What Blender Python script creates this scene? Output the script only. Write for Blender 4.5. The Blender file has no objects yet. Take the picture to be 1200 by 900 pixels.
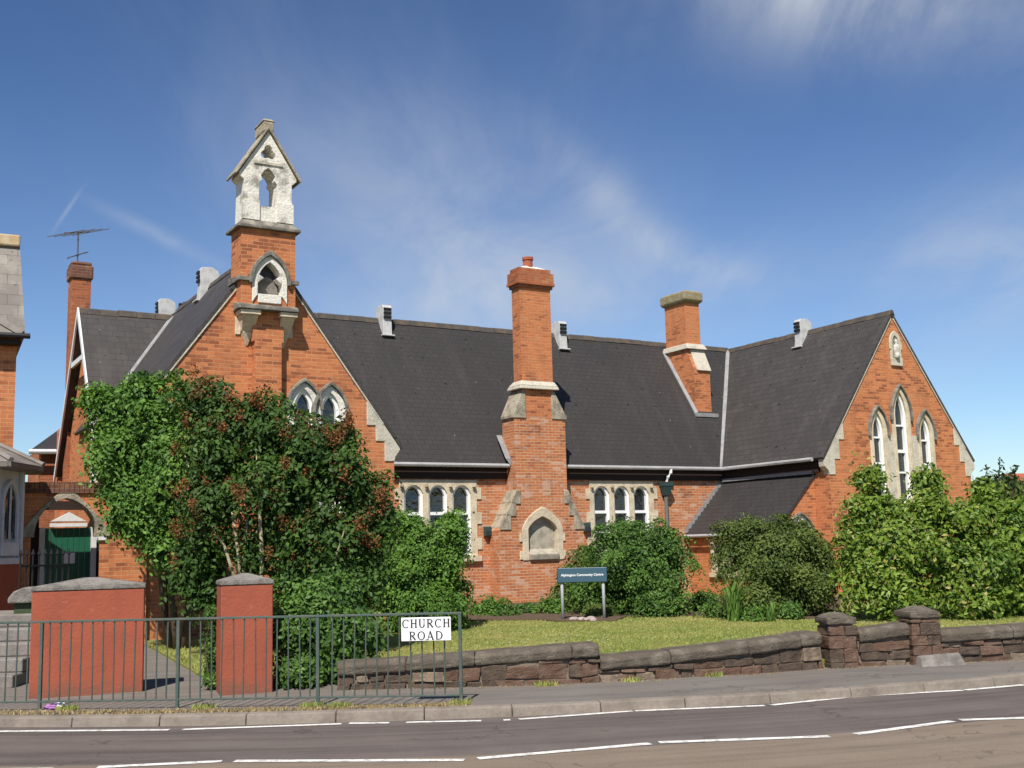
import bpy, bmesh, math, random
import numpy as np
from mathutils import Vector, Matrix, geometry, noise

S = bpy.context.scene
COL = S.collection
R = math.radians
random.seed(7)

# ------------------------------------------------------------------ camera, sky, sun, exposure
FPX, PIT, ROL, HCAM = 1323.0, R(8.133), R(-1.5005), 1.7          # focal length for a 1200 px wide picture
FW = Vector((0, math.cos(PIT), math.sin(PIT)))
UP0 = Vector((0, -math.sin(PIT), math.cos(PIT)))
RT0 = Vector((1, 0, 0))
RT = math.cos(ROL)*RT0 + math.sin(ROL)*UP0
UP = -math.sin(ROL)*RT0 + math.cos(ROL)*UP0
CAM = Vector((0, 0, HCAM))
cd = bpy.data.cameras.new('camera')
cam = bpy.data.objects.new('camera', cd); COL.objects.link(cam)
M4 = Matrix((RT, UP, -FW)).transposed().to_4x4(); M4.translation = CAM
cam.matrix_world = M4
cd.sensor_width = 36.0; cd.lens = 36.0*FPX/1200.0
cd.clip_start = 0.1; cd.clip_end = 4000
S.camera = cam

SUN_AZ, SUN_EL = R(11), R(51)                                     # light travels away from the camera, a little to the right
SUN_L = Vector((math.sin(SUN_AZ)*math.cos(SUN_EL), math.cos(SUN_AZ)*math.cos(SUN_EL), -math.sin(SUN_EL)))
sd = bpy.data.lights.new('sun', 'SUN'); sd.energy = 4.8; sd.angle = R(0.53); sd.color = (1.0, 0.95, 0.87)
sun = bpy.data.objects.new('sun', sd); COL.objects.link(sun)
sun.rotation_euler = SUN_L.to_track_quat('-Z', 'Y').to_euler(); sun.location = (-10, -30, 40)

W = bpy.data.worlds.new('World'); S.world = W; W.use_nodes = True
wt = W.node_tree; wn = wt.nodes; wl = wt.links
for n in list(wn): wn.remove(n)
def WN(t, **k):
    n = wn.new(t)
    for a, b in k.items(): setattr(n, a, b)
    return n
wo = WN('ShaderNodeOutputWorld'); bg = WN('ShaderNodeBackground'); bg.inputs[1].default_value = 0.085
sky = WN('ShaderNodeTexSky', sky_type='NISHITA', sun_disc=False, sun_elevation=SUN_EL, sun_rotation=R(191),
         altitude=100, air_density=1.0, dust_density=0.15, ozone_density=4.0)
tc = WN('ShaderNodeTexCoord')
sep = WN('ShaderNodeSeparateXYZ'); wl.new(tc.outputs['Generated'], sep.inputs[0])
def wmath(op, a, b=None, c=None):
    n = WN('ShaderNodeMath', operation=op)
    for i, x in enumerate((a, b, c)):
        if x is None: continue
        if isinstance(x, (int, float)): n.inputs[i].default_value = x
        else: wl.new(x, n.inputs[i])
    return n.outputs[0]
zz = wmath('ADD', sep.outputs[2], 0.12)
px_ = wmath('DIVIDE', sep.outputs[0], zz); py_ = wmath('DIVIDE', sep.outputs[1], zz)
cmb = WN('ShaderNodeCombineXYZ'); wl.new(px_, cmb.inputs[0]); wl.new(py_, cmb.inputs[1])
mp = WN('ShaderNodeMapping'); mp.inputs['Rotation'].default_value = (0, 0, R(28)); mp.inputs['Scale'].default_value = (1.0, 0.38, 1)
mp.inputs['Location'].default_value = (3.1, 1.7, 0)
wl.new(cmb.outputs[0], mp.inputs[0])
n1 = WN('ShaderNodeTexNoise'); n1.inputs['Scale'].default_value = 0.75; n1.inputs['Detail'].default_value = 4; n1.inputs['Distortion'].default_value = 0.5
n2 = WN('ShaderNodeTexNoise'); n2.inputs['Scale'].default_value = 3.0; n2.inputs['Detail'].default_value = 9; n2.inputs['Roughness'].default_value = 0.62; n2.inputs['Distortion'].default_value = 0.45
wl.new(mp.outputs[0], n1.inputs['Vector']); wl.new(mp.outputs[0], n2.inputs['Vector'])
def wramp(src, lo, hi):
    n = WN('ShaderNodeMapRange', interpolation_type='SMOOTHSTEP'); wl.new(src, n.inputs[0])
    n.inputs[1].default_value = lo; n.inputs[2].default_value = hi
    return n.outputs[0]
cl = wmath('MULTIPLY', wramp(n1.outputs[0], 0.44, 0.68), wmath('ADD', wmath('MULTIPLY', wramp(n2.outputs[0], 0.36, 0.72), 0.8), 0.2))
cl = wmath('MULTIPLY', cl, 0.46)
lowv = WN('ShaderNodeMapRange', interpolation_type='SMOOTHSTEP'); wl.new(sep.outputs[2], lowv.inputs[0]); lowv.inputs[1].default_value = 0.42; lowv.inputs[2].default_value = 0.02; lowv.inputs[3].default_value = 0; lowv.inputs[4].default_value = 0.62
cl = wmath('ADD', cl, wmath('MULTIPLY', lowv.outputs[0], wmath('ADD', wmath('MULTIPLY', wramp(n1.outputs[0], 0.3, 0.7), 0.5), 0.6)))
gs1 = WN('ShaderNodeMix', data_type='RGBA', blend_type='MULTIPLY'); gs1.inputs[0].default_value = 1; wl.new(sky.outputs[0], gs1.inputs[6]); gs1.inputs[7].default_value = (0.114, 0.114, 0.114, 1)
gam = WN('ShaderNodeGamma'); wl.new(gs1.outputs[2], gam.inputs[0]); gam.inputs[1].default_value = 1.32
gs2 = WN('ShaderNodeMix', data_type='RGBA', blend_type='MULTIPLY'); gs2.inputs[0].default_value = 1; wl.new(gam.outputs[0], gs2.inputs[6]); gs2.inputs[7].default_value = (9.6, 9.8, 10.1, 1)
def vdot(vec):
    n = WN('ShaderNodeVectorMath', operation='DOT_PRODUCT'); wl.new(tc.outputs['Generated'], n.inputs[0]); n.inputs[1].default_value = vec
    return n.outputs['Value']
def patch(az_, el_, w_, h_, rot, amt, lo=None, hi=None):
    """a soft cirrus patch round a compass direction (degrees), w_ by h_ degrees"""
    a, e = R(az_), R(el_); c_ = Vector((math.sin(a)*math.cos(e), math.cos(a)*math.cos(e), math.sin(e)))
    e1 = Vector((math.cos(a), -math.sin(a), 0)); e2 = c_.cross(e1); e2 = e2 if e2.z > 0 else -e2
    f1 = e1*math.cos(R(rot))+e2*math.sin(R(rot)); f2 = -e1*math.sin(R(rot))+e2*math.cos(R(rot))
    q = wmath('ADD', wmath('POWER', wmath('ABSOLUTE', wmath('DIVIDE', vdot(f1), R(w_))), 2), wmath('POWER', wmath('ABSOLUTE', wmath('DIVIDE', vdot(f2), R(h_))), 2))
    q = wmath('MULTIPLY', wmath('EXPONENT', wmath('MULTIPLY', q, -1.0)), wmath('GREATER_THAN', vdot(c_), 0.0))
    tex = wmath('ADD', wmath('MULTIPLY', wramp(n2.outputs[0], 0.30 if lo is None else lo, 0.72 if hi is None else hi), 0.85), 0.15)
    return wmath('MULTIPLY', wmath('MULTIPLY', q, tex), amt)
cl = wmath('MULTIPLY', cl, 0.28)
for args in ((20, 25.5, 8.5, 3.0, -12, .75), (14, 27.5, 5, 1.6, -8, .35), (-3.5, 16.0, 8.5, 5.2, -25, .46, .15, .85), (4.6, 18.0, 5.4, 1.1, -46, .30), (9.8, 13.8, 4.8, 1.0, -26, .22), (-1, 12.5, 11, 3.0, 0, .34, .15, .85), (24, 13, 5, 2.4, 12, .35), (-17.5, 15.3, 2.6, .34, -24, .36), (-22.0, 16.2, .95, .09, 60, .4)):
    cl = wmath('ADD', cl, patch(*args))
mixc = WN('ShaderNodeMix', data_type='RGBA')
wl.new(cl, mixc.inputs[0]); wl.new(gs2.outputs[2], mixc.inputs[6]); mixc.inputs[7].default_value = (5.5, 5.85, 6.3, 1)
wl.new(mixc.outputs[2], bg.inputs[0]); wl.new(bg.outputs[0], wo.inputs[0])

S.view_settings.view_transform = 'Standard'; S.view_settings.look = 'None'
S.view_settings.gamma = 1; S.view_settings.use_curve_mapping = False
S.view_settings.exposure = 0.42

# ------------------------------------------------------------------ survey helpers: pixels of the photo -> points on known planes
AZ = R(30.7)
DM = Vector((math.cos(AZ), math.sin(AZ), 0)); DW = Vector((-math.sin(AZ), math.cos(AZ), 0))
O = Vector((0.4, 30.52, 0))                                       # origin of the school's own u (along), v (back), z frame
def ray(x, y): return RT*((x-600)/FPX) - UP*((y-450)/FPX) + FW
def atz(x, y, z):
    r = ray(x, y); return CAM + r*((z-HCAM)/r.z)
def w2b(p): d = p-O; return Vector((d.dot(DM), d.dot(DW), p.z))
def b2w(u, v, z): return O + DM*u + DW*v + Vector((0, 0, z))
def pv(x, y, v):
    r = ray(x, y); t = ((O-CAM).dot(DW)+v)/r.dot(DW); return w2b(CAM+r*t)
def pY(x, y, Y):
    r = ray(x, y); return CAM + r*(Y/r.y)

# ------------------------------------------------------------------ materials
MATS = {}
class NT:
    def __init__(s, name, rough=0.8, spec=0.3):
        s.m = bpy.data.materials.new(name); s.m.use_nodes = True
        s.t = s.m.node_tree; s.n = s.t.nodes; s.l = s.t.links
        s.b = s.n['Principled BSDF']; s.b.inputs['Roughness'].default_value = rough
        s.b.inputs['Specular IOR Level'].default_value = spec
        MATS[name] = s.m
    def new(s, t, **k):
        n = s.n.new(t)
        for a, b in k.items(): setattr(n, a, b)
        return n
    def uv(s, scale=(1, 1, 1), rot=0):
        n = s.new('ShaderNodeUVMap'); m = s.new('ShaderNodeMapping')
        m.inputs['Scale'].default_value = scale; m.inputs['Rotation'].default_value = (0, 0, rot)
        s.l.new(n.outputs[0], m.inputs[0]); return m.outputs[0]
    def obj(s, scale=(1, 1, 1)):
        n = s.new('ShaderNodeTexCoord'); m = s.new('ShaderNodeMapping'); m.inputs['Scale'].default_value = scale
        s.l.new(n.outputs['Object'], m.inputs[0]); return m.outputs[0]
    def noise(s, vec, scale, detail=4, rough=0.55, dist=0.0, lo=0.35, hi=0.65):
        n = s.new('ShaderNodeTexNoise'); n.inputs['Scale'].default_value = scale; n.inputs['Detail'].default_value = detail
        n.inputs['Roughness'].default_value = rough; n.inputs['Distortion'].default_value = dist
        if vec is not None: s.l.new(vec, n.inputs['Vector'])
        r = s.new('ShaderNodeMapRange', interpolation_type='SMOOTHSTEP'); s.l.new(n.outputs[0], r.inputs[0])
        r.inputs[1].default_value = lo; r.inputs[2].default_value = hi
        return r.outputs[0]
    def mix(s, fac, a, b, mode='MIX'):
        n = s.new('ShaderNodeMix', data_type='RGBA', blend_type=mode)
        for i, x in ((0, fac), (6, a), (7, b)):
            if isinstance(x, (int, float)): n.inputs[i].default_value = x
            elif isinstance(x, tuple): n.inputs[i].default_value = (*x[:3], 1)
            else: s.l.new(x, n.inputs[i])
        return n.outputs[2]
    def math(s, op, a, b=None):
        n = s.new('ShaderNodeMath', operation=op)
        for i, x in enumerate((a, b)):
            if x is None: continue
            if isinstance(x, (int, float)): n.inputs[i].default_value = x
            else: s.l.new(x, n.inputs[i])
        return n.outputs[0]
    def color(s, c):
        if isinstance(c, tuple): s.b.inputs['Base Color'].default_value = (*c[:3], 1)
        else: s.l.new(c, s.b.inputs['Base Color'])
    def bump(s, h, strength=0.4, dist=0.02):
        n = s.new('ShaderNodeBump'); n.inputs['Strength'].default_value = strength; n.inputs['Distance'].default_value = dist
        s.l.new(h, n.inputs['Height']); s.l.new(n.outputs[0], s.b.inputs['Normal'])

def brick_mat(name, c1, c2, mort, pale=None, pale_lo=0.55, dark=(0.17, 0.055, 0.03), dark_amt=0.5, course=0.075):
    k = NT(name, 0.88, 0.2)
    uv = k.uv()
    b = k.new('ShaderNodeTexBrick'); k.l.new(uv, b.inputs['Vector'])
    b.inputs['Scale'].default_value = 1; b.inputs['Brick Width'].default_value = course*3; b.inputs['Row Height'].default_value = course
    b.inputs['Mortar Size'].default_value = course*0.085; b.inputs['Mortar Smooth'].default_value = 0.2; b.inputs['Bias'].default_value = -0.1
    b.inputs['Color1'].default_value = (*c1, 1); b.inputs['Color2'].default_value = (*c2, 1); b.inputs['Mortar'].default_value = (*mort, 1)
    c = b.outputs['Color']
    ob = k.obj()
    b2 = k.new('ShaderNodeTexBrick'); k.l.new(uv, b2.inputs['Vector'])          # the same bond, one random value per brick
    for q in ('Scale', 'Brick Width', 'Row Height', 'Mortar Size', 'Mortar Smooth'): b2.inputs[q].default_value = b.inputs[q].default_value
    b2.inputs['Bias'].default_value = 0; b2.inputs['Color1'].default_value = (0, 0, 0, 1); b2.inputs['Color2'].default_value = (1, 1, 1, 1); b2.inputs['Mortar'].default_value = (0.5, 0.5, 0.5, 1)
    def pick(fac_noise, lo, hi):
        v = k.math('ADD', k.math('MULTIPLY', b2.outputs['Color'], 0.5), k.math('MULTIPLY', fac_noise, 0.5)); m_ = k.new('ShaderNodeMapRange', interpolation_type='SMOOTHSTEP')
        k.l.new(v, m_.inputs[0]); m_.inputs[1].default_value = lo; m_.inputs[2].default_value = hi; return m_.outputs[0]
    n_a = k.noise(ob, 1.1, 4, 0.6, lo=0.25, hi=0.75); n_b = k.noise(k.uv((0.9, 1.6, 1)), 1.9, 4, 0.6, lo=0.25, hi=0.75)
    c = k.mix(k.math('MULTIPLY', pick(n_a, .60, .80), 0.6), c, dark)
    c = k.mix(k.math('MULTIPLY', pick(k.math('SUBTRACT', 1.0, n_a), .66, .86), 0.5), c, (0.60, 0.29, 0.12))
    str_ = k.uv((1.3, 9, 1))
    c = k.mix(k.math('MULTIPLY', k.noise(str_, 1.6, 3, lo=0.5, hi=0.72), 0.40), c, dark)
    c = k.mix(k.math('MULTIPLY', k.noise(ob, 0.9, 5, 0.6, lo=0.52, hi=0.75), dark_amt), c, dark)
    c = k.mix(k.math('MULTIPLY', k.noise(k.obj((3.5, 3.5, 0.35)), 1.2, 5, 0.65, lo=0.52, hi=0.75), 0.30), c, (0.16, 0.07, 0.045))
    if pale:
        c = k.mix(k.math('MULTIPLY', pick(n_b, pale_lo, pale_lo+.22), .85), c, pale)
    c = k.mix(k.math('MULTIPLY', k.noise(ob, 28, 2, lo=0.3, hi=0.8), 0.25), c, (0.2, 0.07, 0.035))
    k.color(c)
    k.bump(k.math('SUBTRACT', 1.0, b.outputs['Fac']), 0.5, 0.012)
    return k.m
brick_mat('brick', (0.58, 0.205, 0.078), (0.45, 0.138, 0.054), (0.54, 0.30, 0.16), dark_amt=0.40)
brick_mat('brick_weathered', (0.53, 0.195, 0.075), (0.39, 0.120, 0.050), (0.60, 0.42, 0.28), pale=(0.57, 0.36, 0.25), pale_lo=0.56, dark_amt=0.3)
brick_mat('brick_dull', (0.40, 0.12, 0.045), (0.29, 0.08, 0.035), (0.33, 0.2, 0.13), dark_amt=0.6)
brick_mat('brick_brown', (0.16, 0.075, 0.05), (0.11, 0.05, 0.035), (0.2, 0.14, 0.1))

def slate_mat(name, base, var, row=0.21, light=None):
    k = NT(name, 0.62, 0.35)
    uv = k.uv(); b = k.new('ShaderNodeTexBrick'); k.l.new(uv, b.inputs['Vector'])
    b.inputs['Scale'].default_value = 1; b.inputs['Brick Width'].default_value = row*1.45; b.inputs['Row Height'].default_value = row
    b.inputs['Mortar Size'].default_value = 0.008; b.inputs['Mortar Smooth'].default_value = 0.3; b.inputs['Bias'].default_value = 0
    lo = tuple(x*(1-var) for x in base); hi = tuple(x*(1+var) for x in base)
    b.inputs['Color1'].default_value = (*lo, 1); b.inputs['Color2'].default_value = (*hi, 1); b.inputs['Mortar'].default_value = tuple(x*0.45 for x in base)+(1,)
    c = b.outputs['Color']; ob = k.obj()
    c = k.mix(k.math('MULTIPLY', k.noise(ob, 0.7, 5, 0.6), 0.45), c, tuple(x*0.72 for x in base))
    c = k.mix(k.math('MULTIPLY', k.noise(k.uv((0.9, 0.12, 1)), 2.2, 4, 0.6, lo=0.5, hi=0.75), 0.30), c, tuple(x*1.7 for x in base))
    chip = k.noise(k.uv((3.2, 4.7, 1)), 1.5, 1, lo=0.70, hi=0.745)
    c = k.mix(k.math('MULTIPLY', chip, 0.85), c, (0.008, 0.008, 0.008))
    sp = k.noise(ob, 9.0, 1, lo=0.78, hi=0.80)
    c = k.mix(k.math('MULTIPLY', sp, 0.28), c, (0.35, 0.33, 0.27))
    if light: c = k.mix(k.math('MULTIPLY', k.noise(ob, 1.6, 6, 0.7, lo=0.45, hi=0.7), 0.7), c, light)
    k.color(c)
    h = k.new('ShaderNodeTexGradient')
    # each course tilts a little, as lapped slates do
    s2 = k.new('ShaderNodeSeparateXYZ'); k.l.new(uv, s2.inputs[0])
    saw = k.math('FRACT', k.math('DIVIDE', s2.outputs[1], row))
    hh = k.math('ADD', k.math('MULTIPLY', saw, -0.7), k.math('MULTIPLY', k.noise(ob, 6, 3, lo=0.2, hi=0.8), 0.4))
    k.bump(hh, 0.35, 0.012)
    return k.m
slate_mat('slate', (0.040, 0.0355, 0.0335), 0.06, row=0.16)
slate_mat('slate_wing', (0.058, 0.051, 0.046), 0.13, row=0.20)
slate_mat('slate_pale', (0.20, 0.175, 0.15), 0.25, row=0.25, light=(0.30, 0.27, 0.22))

def plain(name, col, rough=0.7, spec=0.3, var=None, vscale=3.0, amt=0.5, bump=0.0, metal=0.0, lo=0.4, hi=0.68):
    k = NT(name, rough, spec); k.b.inputs['Metallic'].default_value = metal
    if var:
        ob = k.obj()
        c = k.mix(k.math('MULTIPLY', k.noise(ob, vscale, 6, 0.62, lo=lo, hi=hi), amt), col, var)
        c = k.mix(k.math('MULTIPLY', k.noise(ob, vscale*7, 4, 0.6), 0.28), c, tuple(x*0.55 for x in col))
        k.color(c)
        if bump: k.bump(k.noise(ob, vscale*8, 5, 0.65, lo=0.2, hi=0.8), bump, 0.015)
    else: k.color(col)
    return k.m
plain('limestone', (0.56, 0.51, 0.41), 0.9, 0.15, (0.27, 0.24, 0.19), 2.6, 0.6, 0.5, lo=0.46, hi=0.72)
plain('limestone_white', (0.76, 0.72, 0.63), 0.9, 0.15, (0.20, 0.18, 0.14), 2.6, 0.85, 0.6, lo=0.50, hi=0.70)
plain('limestone_dark', (0.16, 0.145, 0.125), 0.95, 0.1, (0.40, 0.37, 0.29), 5, 0.7, 0.6)
plain('limestone_cream', (0.66, 0.56, 0.40), 0.9, 0.15, (0.36, 0.29, 0.2), 3.0, 0.6, 0.4)
plain('lichen_stone', (0.27, 0.22, 0.115), 0.95, 0.1, (0.38, 0.34, 0.26), 6, 0.7, 0.5)
plain('weathered_stone', (0.44, 0.38, 0.28), 0.95, 0.1, (0.17, 0.145, 0.115), 4.5, 0.85, 0.7)
k = NT('red_render', 0.85, 0.2); ob = k.obj(); sx_ = k.new('ShaderNodeSeparateXYZ'); k.l.new(ob, sx_.inputs[0])
c = k.mix(k.noise(ob, 2.0, 6, 0.65, lo=0.35, hi=0.7), (0.345, 0.092, 0.050), (0.285, 0.078, 0.045))
c = k.mix(k.math('MULTIPLY', k.noise(k.obj((6, 6, 0.7)), 1.4, 4, 0.6, lo=0.55, hi=0.75), 0.35), c, (0.20, 0.065, 0.042))          # rain streaks
c = k.mix(k.math('MULTIPLY', k.noise(ob, 9, 5, 0.7, lo=0.6, hi=0.72), 0.55), c, (0.42, 0.20, 0.13))                            # chips and scuffs
splash = k.new('ShaderNodeMapRange', interpolation_type='SMOOTHSTEP'); k.l.new(k.math('ADD', sx_.outputs[2], k.math('MULTIPLY', k.noise(ob, 5, 5, 0.7), 0.16)), splash.inputs[0]); splash.inputs[1].default_value = 0.30; splash.inputs[2].default_value = 0.06
c = k.mix(k.math('MULTIPLY', splash.outputs[0], 0.6), c, (0.15, 0.085, 0.06)); k.color(c); k.bump(k.noise(ob, 26, 5, 0.65, lo=0.2, hi=0.8), 0.3, 0.012)
plain('coping_stone', (0.26, 0.235, 0.205), 0.95, 0.1, (0.10, 0.09, 0.08), 5, 0.8, 0.6)
plain('coping_weathered', (0.118, 0.096, 0.074), 0.95, 0.1, (0.23, 0.20, 0.155), 5, 0.7, 0.7, lo=0.45, hi=0.7)
plain('mortar_rough', (0.24, 0.19, 0.14), 0.95, 0.1, (0.06, 0.045, 0.04), 6, 0.6, 0.5)
plain('mossy_green', (0.055, 0.085, 0.035), 0.95, 0.1, (0.10, 0.09, 0.08), 4, 0.6, 0.5)
plain('step_stone', (0.25, 0.225, 0.20), 0.95, 0.1, (0.16, 0.14, 0.12), 4, 0.7, 0.4)
plain('upvc', (0.80, 0.80, 0.78), 0.35, 0.4)
plain('paint_white', (0.72, 0.72, 0.70), 0.5, 0.3, (0.5, 0.5, 0.48), 3, 0.4)
plain('bay_paint', (0.66, 0.67, 0.70), 0.55, 0.3, (0.5, 0.5, 0.52), 2, 0.4)
plain('gutter_grey', (0.42, 0.41, 0.40), 0.6, 0.3, (0.25, 0.24, 0.23), 2, 0.5)
plain('lead', (0.29, 0.285, 0.28), 0.65, 0.3, (0.17, 0.165, 0.16), 4, 0.6)
plain('vent_grey', (0.56, 0.55, 0.53), 0.6, 0.3, (0.33, 0.32, 0.30), 5, 0.6)
plain('black_paint', (0.012, 0.012, 0.013), 0.45, 0.4)
plain('dark_wood_and_shade', (0.035, 0.022, 0.017), 0.8, 0.2)  # dark boards, and the eaves shade built into the school's fascias
plain('ridge_tile', (0.075, 0.066, 0.060), 0.85, 0.2, (0.17, 0.12, 0.07), 3, 0.6, 0.3)
plain('ridge_cream', (0.50, 0.36, 0.19), 0.9, 0.2, (0.60, 0.52, 0.38), 6, 0.7, 0.3)
plain('terracotta', (0.40, 0.11, 0.055), 0.8, 0.2, (0.25, 0.08, 0.05), 8, 0.5)
plain('door_green', (0.015, 0.115, 0.062), 0.45, 0.4, (0.015, 0.075, 0.045), 2, 0.5)
plain('rail_green', (0.062, 0.098, 0.082), 0.6, 0.3, (0.18, 0.13, 0.10), 9, 0.45)
plain('pipe_green', (0.035, 0.065, 0.06), 0.5, 0.3)
plain('pipe_grey', (0.13, 0.14, 0.13), 0.6, 0.3)
plain('sign_blue', (0.045, 0.095, 0.135), 0.4, 0.4)
plain('sign_post', (0.34, 0.36, 0.37), 0.5, 0.4)
plain('sign_white', (0.78, 0.78, 0.76), 0.4, 0.4)
plain('sign_text', (0.03, 0.03, 0.032), 0.5, 0.3)
plain('text_white', (0.85, 0.85, 0.85), 0.5, 0.3)
plain('aerial_metal', (0.10, 0.09, 0.09), 0.5, 0.4)
plain('paper', (0.80, 0.78, 0.78), 0.8, 0.2)
plain('paper_pink', (0.75, 0.45, 0.50), 0.8, 0.2)
plain('paper_purple', (0.35, 0.16, 0.36), 0.6, 0.2)
plain('bark', (0.13, 0.095, 0.065), 0.95, 0.1, (0.06, 0.045, 0.03), 6, 0.7, 0.6)
plain('bark_pale', (0.40, 0.35, 0.22), 0.9, 0.1, (0.2, 0.17, 0.10), 6, 0.6, 0.4)
plain('wall_niche', (0.45, 0.40, 0.31), 0.95, 0.1, (0.20, 0.18, 0.14), 5, 0.7, 0.5)
plain('board_dark', (0.03, 0.032, 0.04), 0.4, 0.4)
plain('earth', (0.13, 0.09, 0.06), 0.95, 0.1, (0.07, 0.05, 0.035), 5, 0.6, 0.5)
plain('pebble', (0.42, 0.33, 0.30), 0.9, 0.1, (0.25, 0.2, 0.18), 9, 0.5)
plain('kerbstone', (0.255, 0.215, 0.175), 0.9, 0.15, (0.15, 0.12, 0.095), 3, 0.7, 0.35)
plain('sandstone_red', (0.155, 0.092, 0.064), 0.95, 0.1, (0.23, 0.16, 0.12), 7, 0.7, 0.8)
plain('sandstone_brown', (0.140, 0.102, 0.074), 0.95, 0.1, (0.065, 0.05, 0.042), 7, 0.8, 0.8)
plain('sandstone_pale', (0.29, 0.22, 0.155), 0.95, 0.1, (0.12, 0.09, 0.07), 7, 0.8, 0.8)

k = NT('glass', 0.03, 1.0); k.color((0.012, 0.015, 0.018))
k.bump(k.noise(k.obj(), 2.2, 3, lo=0.2, hi=0.8), 0.25, 0.05)

# asphalt: along-road wear needs UVs (x along, y across)
def asphalt(name, a, b, worn, streak=True, tracks=False):
    k = NT(name, 0.9, 0.2)
    ob = k.obj(); c = k.mix(k.noise(ob, 1.1, 6, 0.65, lo=0.3, hi=0.7), a, b)
    if streak:
        c = k.mix(k.math('MULTIPLY', k.noise(k.uv((0.10, 2.4, 1)), 1.5, 5, 0.6, 0.4, lo=0.45, hi=0.72), 0.55), c, worn)
    if tracks:
        sv = k.new('ShaderNodeSeparateXYZ'); k.l.new(k.uv(), sv.inputs[0])
        for cv, wv, am in ((0.42, 0.13, .50), (0.95, 0.10, .25), (1.55, 0.16, .35)):         # tyre-polished bands along the lane
            d_ = k.math('ABSOLUTE', k.math('SUBTRACT', sv.outputs[1], cv)); m_ = k.new('ShaderNodeMapRange', interpolation_type='SMOOTHSTEP'); k.l.new(d_, m_.inputs[0])
            m_.inputs[1].default_value = wv*1.6; m_.inputs[2].default_value = wv*.2
            c = k.mix(k.math('MULTIPLY', k.math('MULTIPLY', m_.outputs[0], k.noise(k.uv((0.25, 3, 1)), 2.2, 4, lo=0.3, hi=0.6)), am), c, worn)
    else:
        c = k.mix(k.math('MULTIPLY', k.noise(k.uv((0.35, 1.9, 1), rot=R(28)), 1.1, 4, 0.5, 1.3, lo=0.5, hi=0.7), 0.45), c, worn)
    vo = k.new('ShaderNodeTexVoronoi', feature='DISTANCE_TO_EDGE'); vo.inputs['Scale'].default_value = 0.55; wv_ = k.new('ShaderNodeVectorMath', operation='ADD'); wob = k.new('ShaderNodeTexNoise'); wob.inputs['Scale'].default_value = 3
    k.l.new(ob, wob.inputs['Vector']); k.l.new(ob, wv_.inputs[0]); k.l.new(wob.outputs['Color'], wv_.inputs[1]); k.l.new(wv_.outputs[0], vo.inputs['Vector'])
    cr = k.new('ShaderNodeMapRange'); k.l.new(vo.outputs['Distance'], cr.inputs[0]); cr.inputs[1].default_value = 0.012; cr.inputs[2].default_value = 0.004
    c = k.mix(k.math('MULTIPLY', k.math('MULTIPLY', cr.outputs[0], k.noise(ob, 0.7, 2, lo=0.45, hi=0.6)), 0.6), c, tuple(x*0.35 for x in a))
    c = k.mix(k.math('MULTIPLY', k.noise(ob, 60, 3, 0.7, lo=0.45, hi=0.75), 0.55), c, tuple(min(1, x*1.7) for x in a))
    c = k.mix(k.math('MULTIPLY', k.noise(ob, 90, 2, 0.7, lo=0.52, hi=0.75), 0.6), c, tuple(x*0.4 for x in a))
    k.color(c); k.bump(k.noise(ob, 70, 4, 0.7, lo=0.2, hi=0.8), 0.5, 0.01)
asphalt('asphalt', (0.126, 0.103, 0.092), (0.158, 0.130, 0.114), (0.050, 0.040, 0.037), tracks=True)
asphalt('asphalt_junction', (0.205, 0.160, 0.118), (0.235, 0.185, 0.14), (0.125, 0.098, 0.075))
asphalt('tarmac', (0.172, 0.147, 0.122), (0.185, 0.17, 0.15), (0.10, 0.09, 0.085))
k = NT('road_paint', 0.7, 0.25); ob = k.obj()
k.color(k.mix(k.noise(ob, 11, 6, 0.75, lo=0.46, hi=0.66), (0.72, 0.71, 0.66), (0.34, 0.29, 0.26)))

k = NT('turf', 0.95, 0.1); ob = k.obj()
c = k.mix(k.noise(ob, 0.55, 5, 0.6, lo=0.38, hi=0.66), (0.205, 0.245, 0.055), (0.39, 0.33, 0.12))
c = k.mix(k.math('MULTIPLY', k.noise(ob, 14, 4, 0.7), 0.5), c, (0.065, 0.085, 0.02))
k.color(c); k.bump(k.noise(ob, 40, 4, 0.7, lo=0.2, hi=0.8), 0.6, 0.03)

def leaf_mat(name, dark, light, rough=0.55, trans=0.30, extra=None):
    k = NT(name, rough, 0.22)
    at = k.new('ShaderNodeAttribute', attribute_name='tint')
    r = k.new('ShaderNodeValToRGB'); k.l.new(at.outputs['Fac'], r.inputs[0])
    e = r.color_ramp.elements; e[0].position = 0.0; e[0].color = (*dark, 1); e[1].position = 0.9; e[1].color = (*light, 1)
    if extra:
        x = e.new(1.0); x.color = (*extra, 1)
    k.l.new(r.outputs[0], k.b.inputs['Base Color'])
    tr = k.new('ShaderNodeBsdfTranslucent'); mx = k.new('ShaderNodeMixShader'); mx.inputs[0].default_value = trans
    g = k.mix(1.0, r.outputs[0], (1.0, 1.25, 0.5), 'MULTIPLY'); k.l.new(g, tr.inputs[0])
    k.l.new(k.b.outputs[0], mx.inputs[1]); k.l.new(tr.outputs[0], mx.inputs[2])
    k.l.new(mx.outputs[0], k.n['Material Output'].inputs[0])
leaf_mat('leaf_bright', (0.030, 0.085, 0.014), (0.15, 0.27, 0.042), trans=0.22)
leaf_mat('leaf_mid', (0.024, 0.065, 0.014), (0.125, 0.225, 0.04), trans=0.22)
leaf_mat('leaf_deep', (0.020, 0.052, 0.010), (0.075, 0.140, 0.024), trans=0.2)
leaf_mat('leaf_olive', (0.034, 0.062, 0.014), (0.15, 0.195, 0.042), trans=0.22)
leaf_mat('leaf_lime', (0.045, 0.100, 0.015), (0.215, 0.30, 0.040), rough=0.42, trans=0.25, extra=(0.34, 0.30, 0.10))
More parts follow.
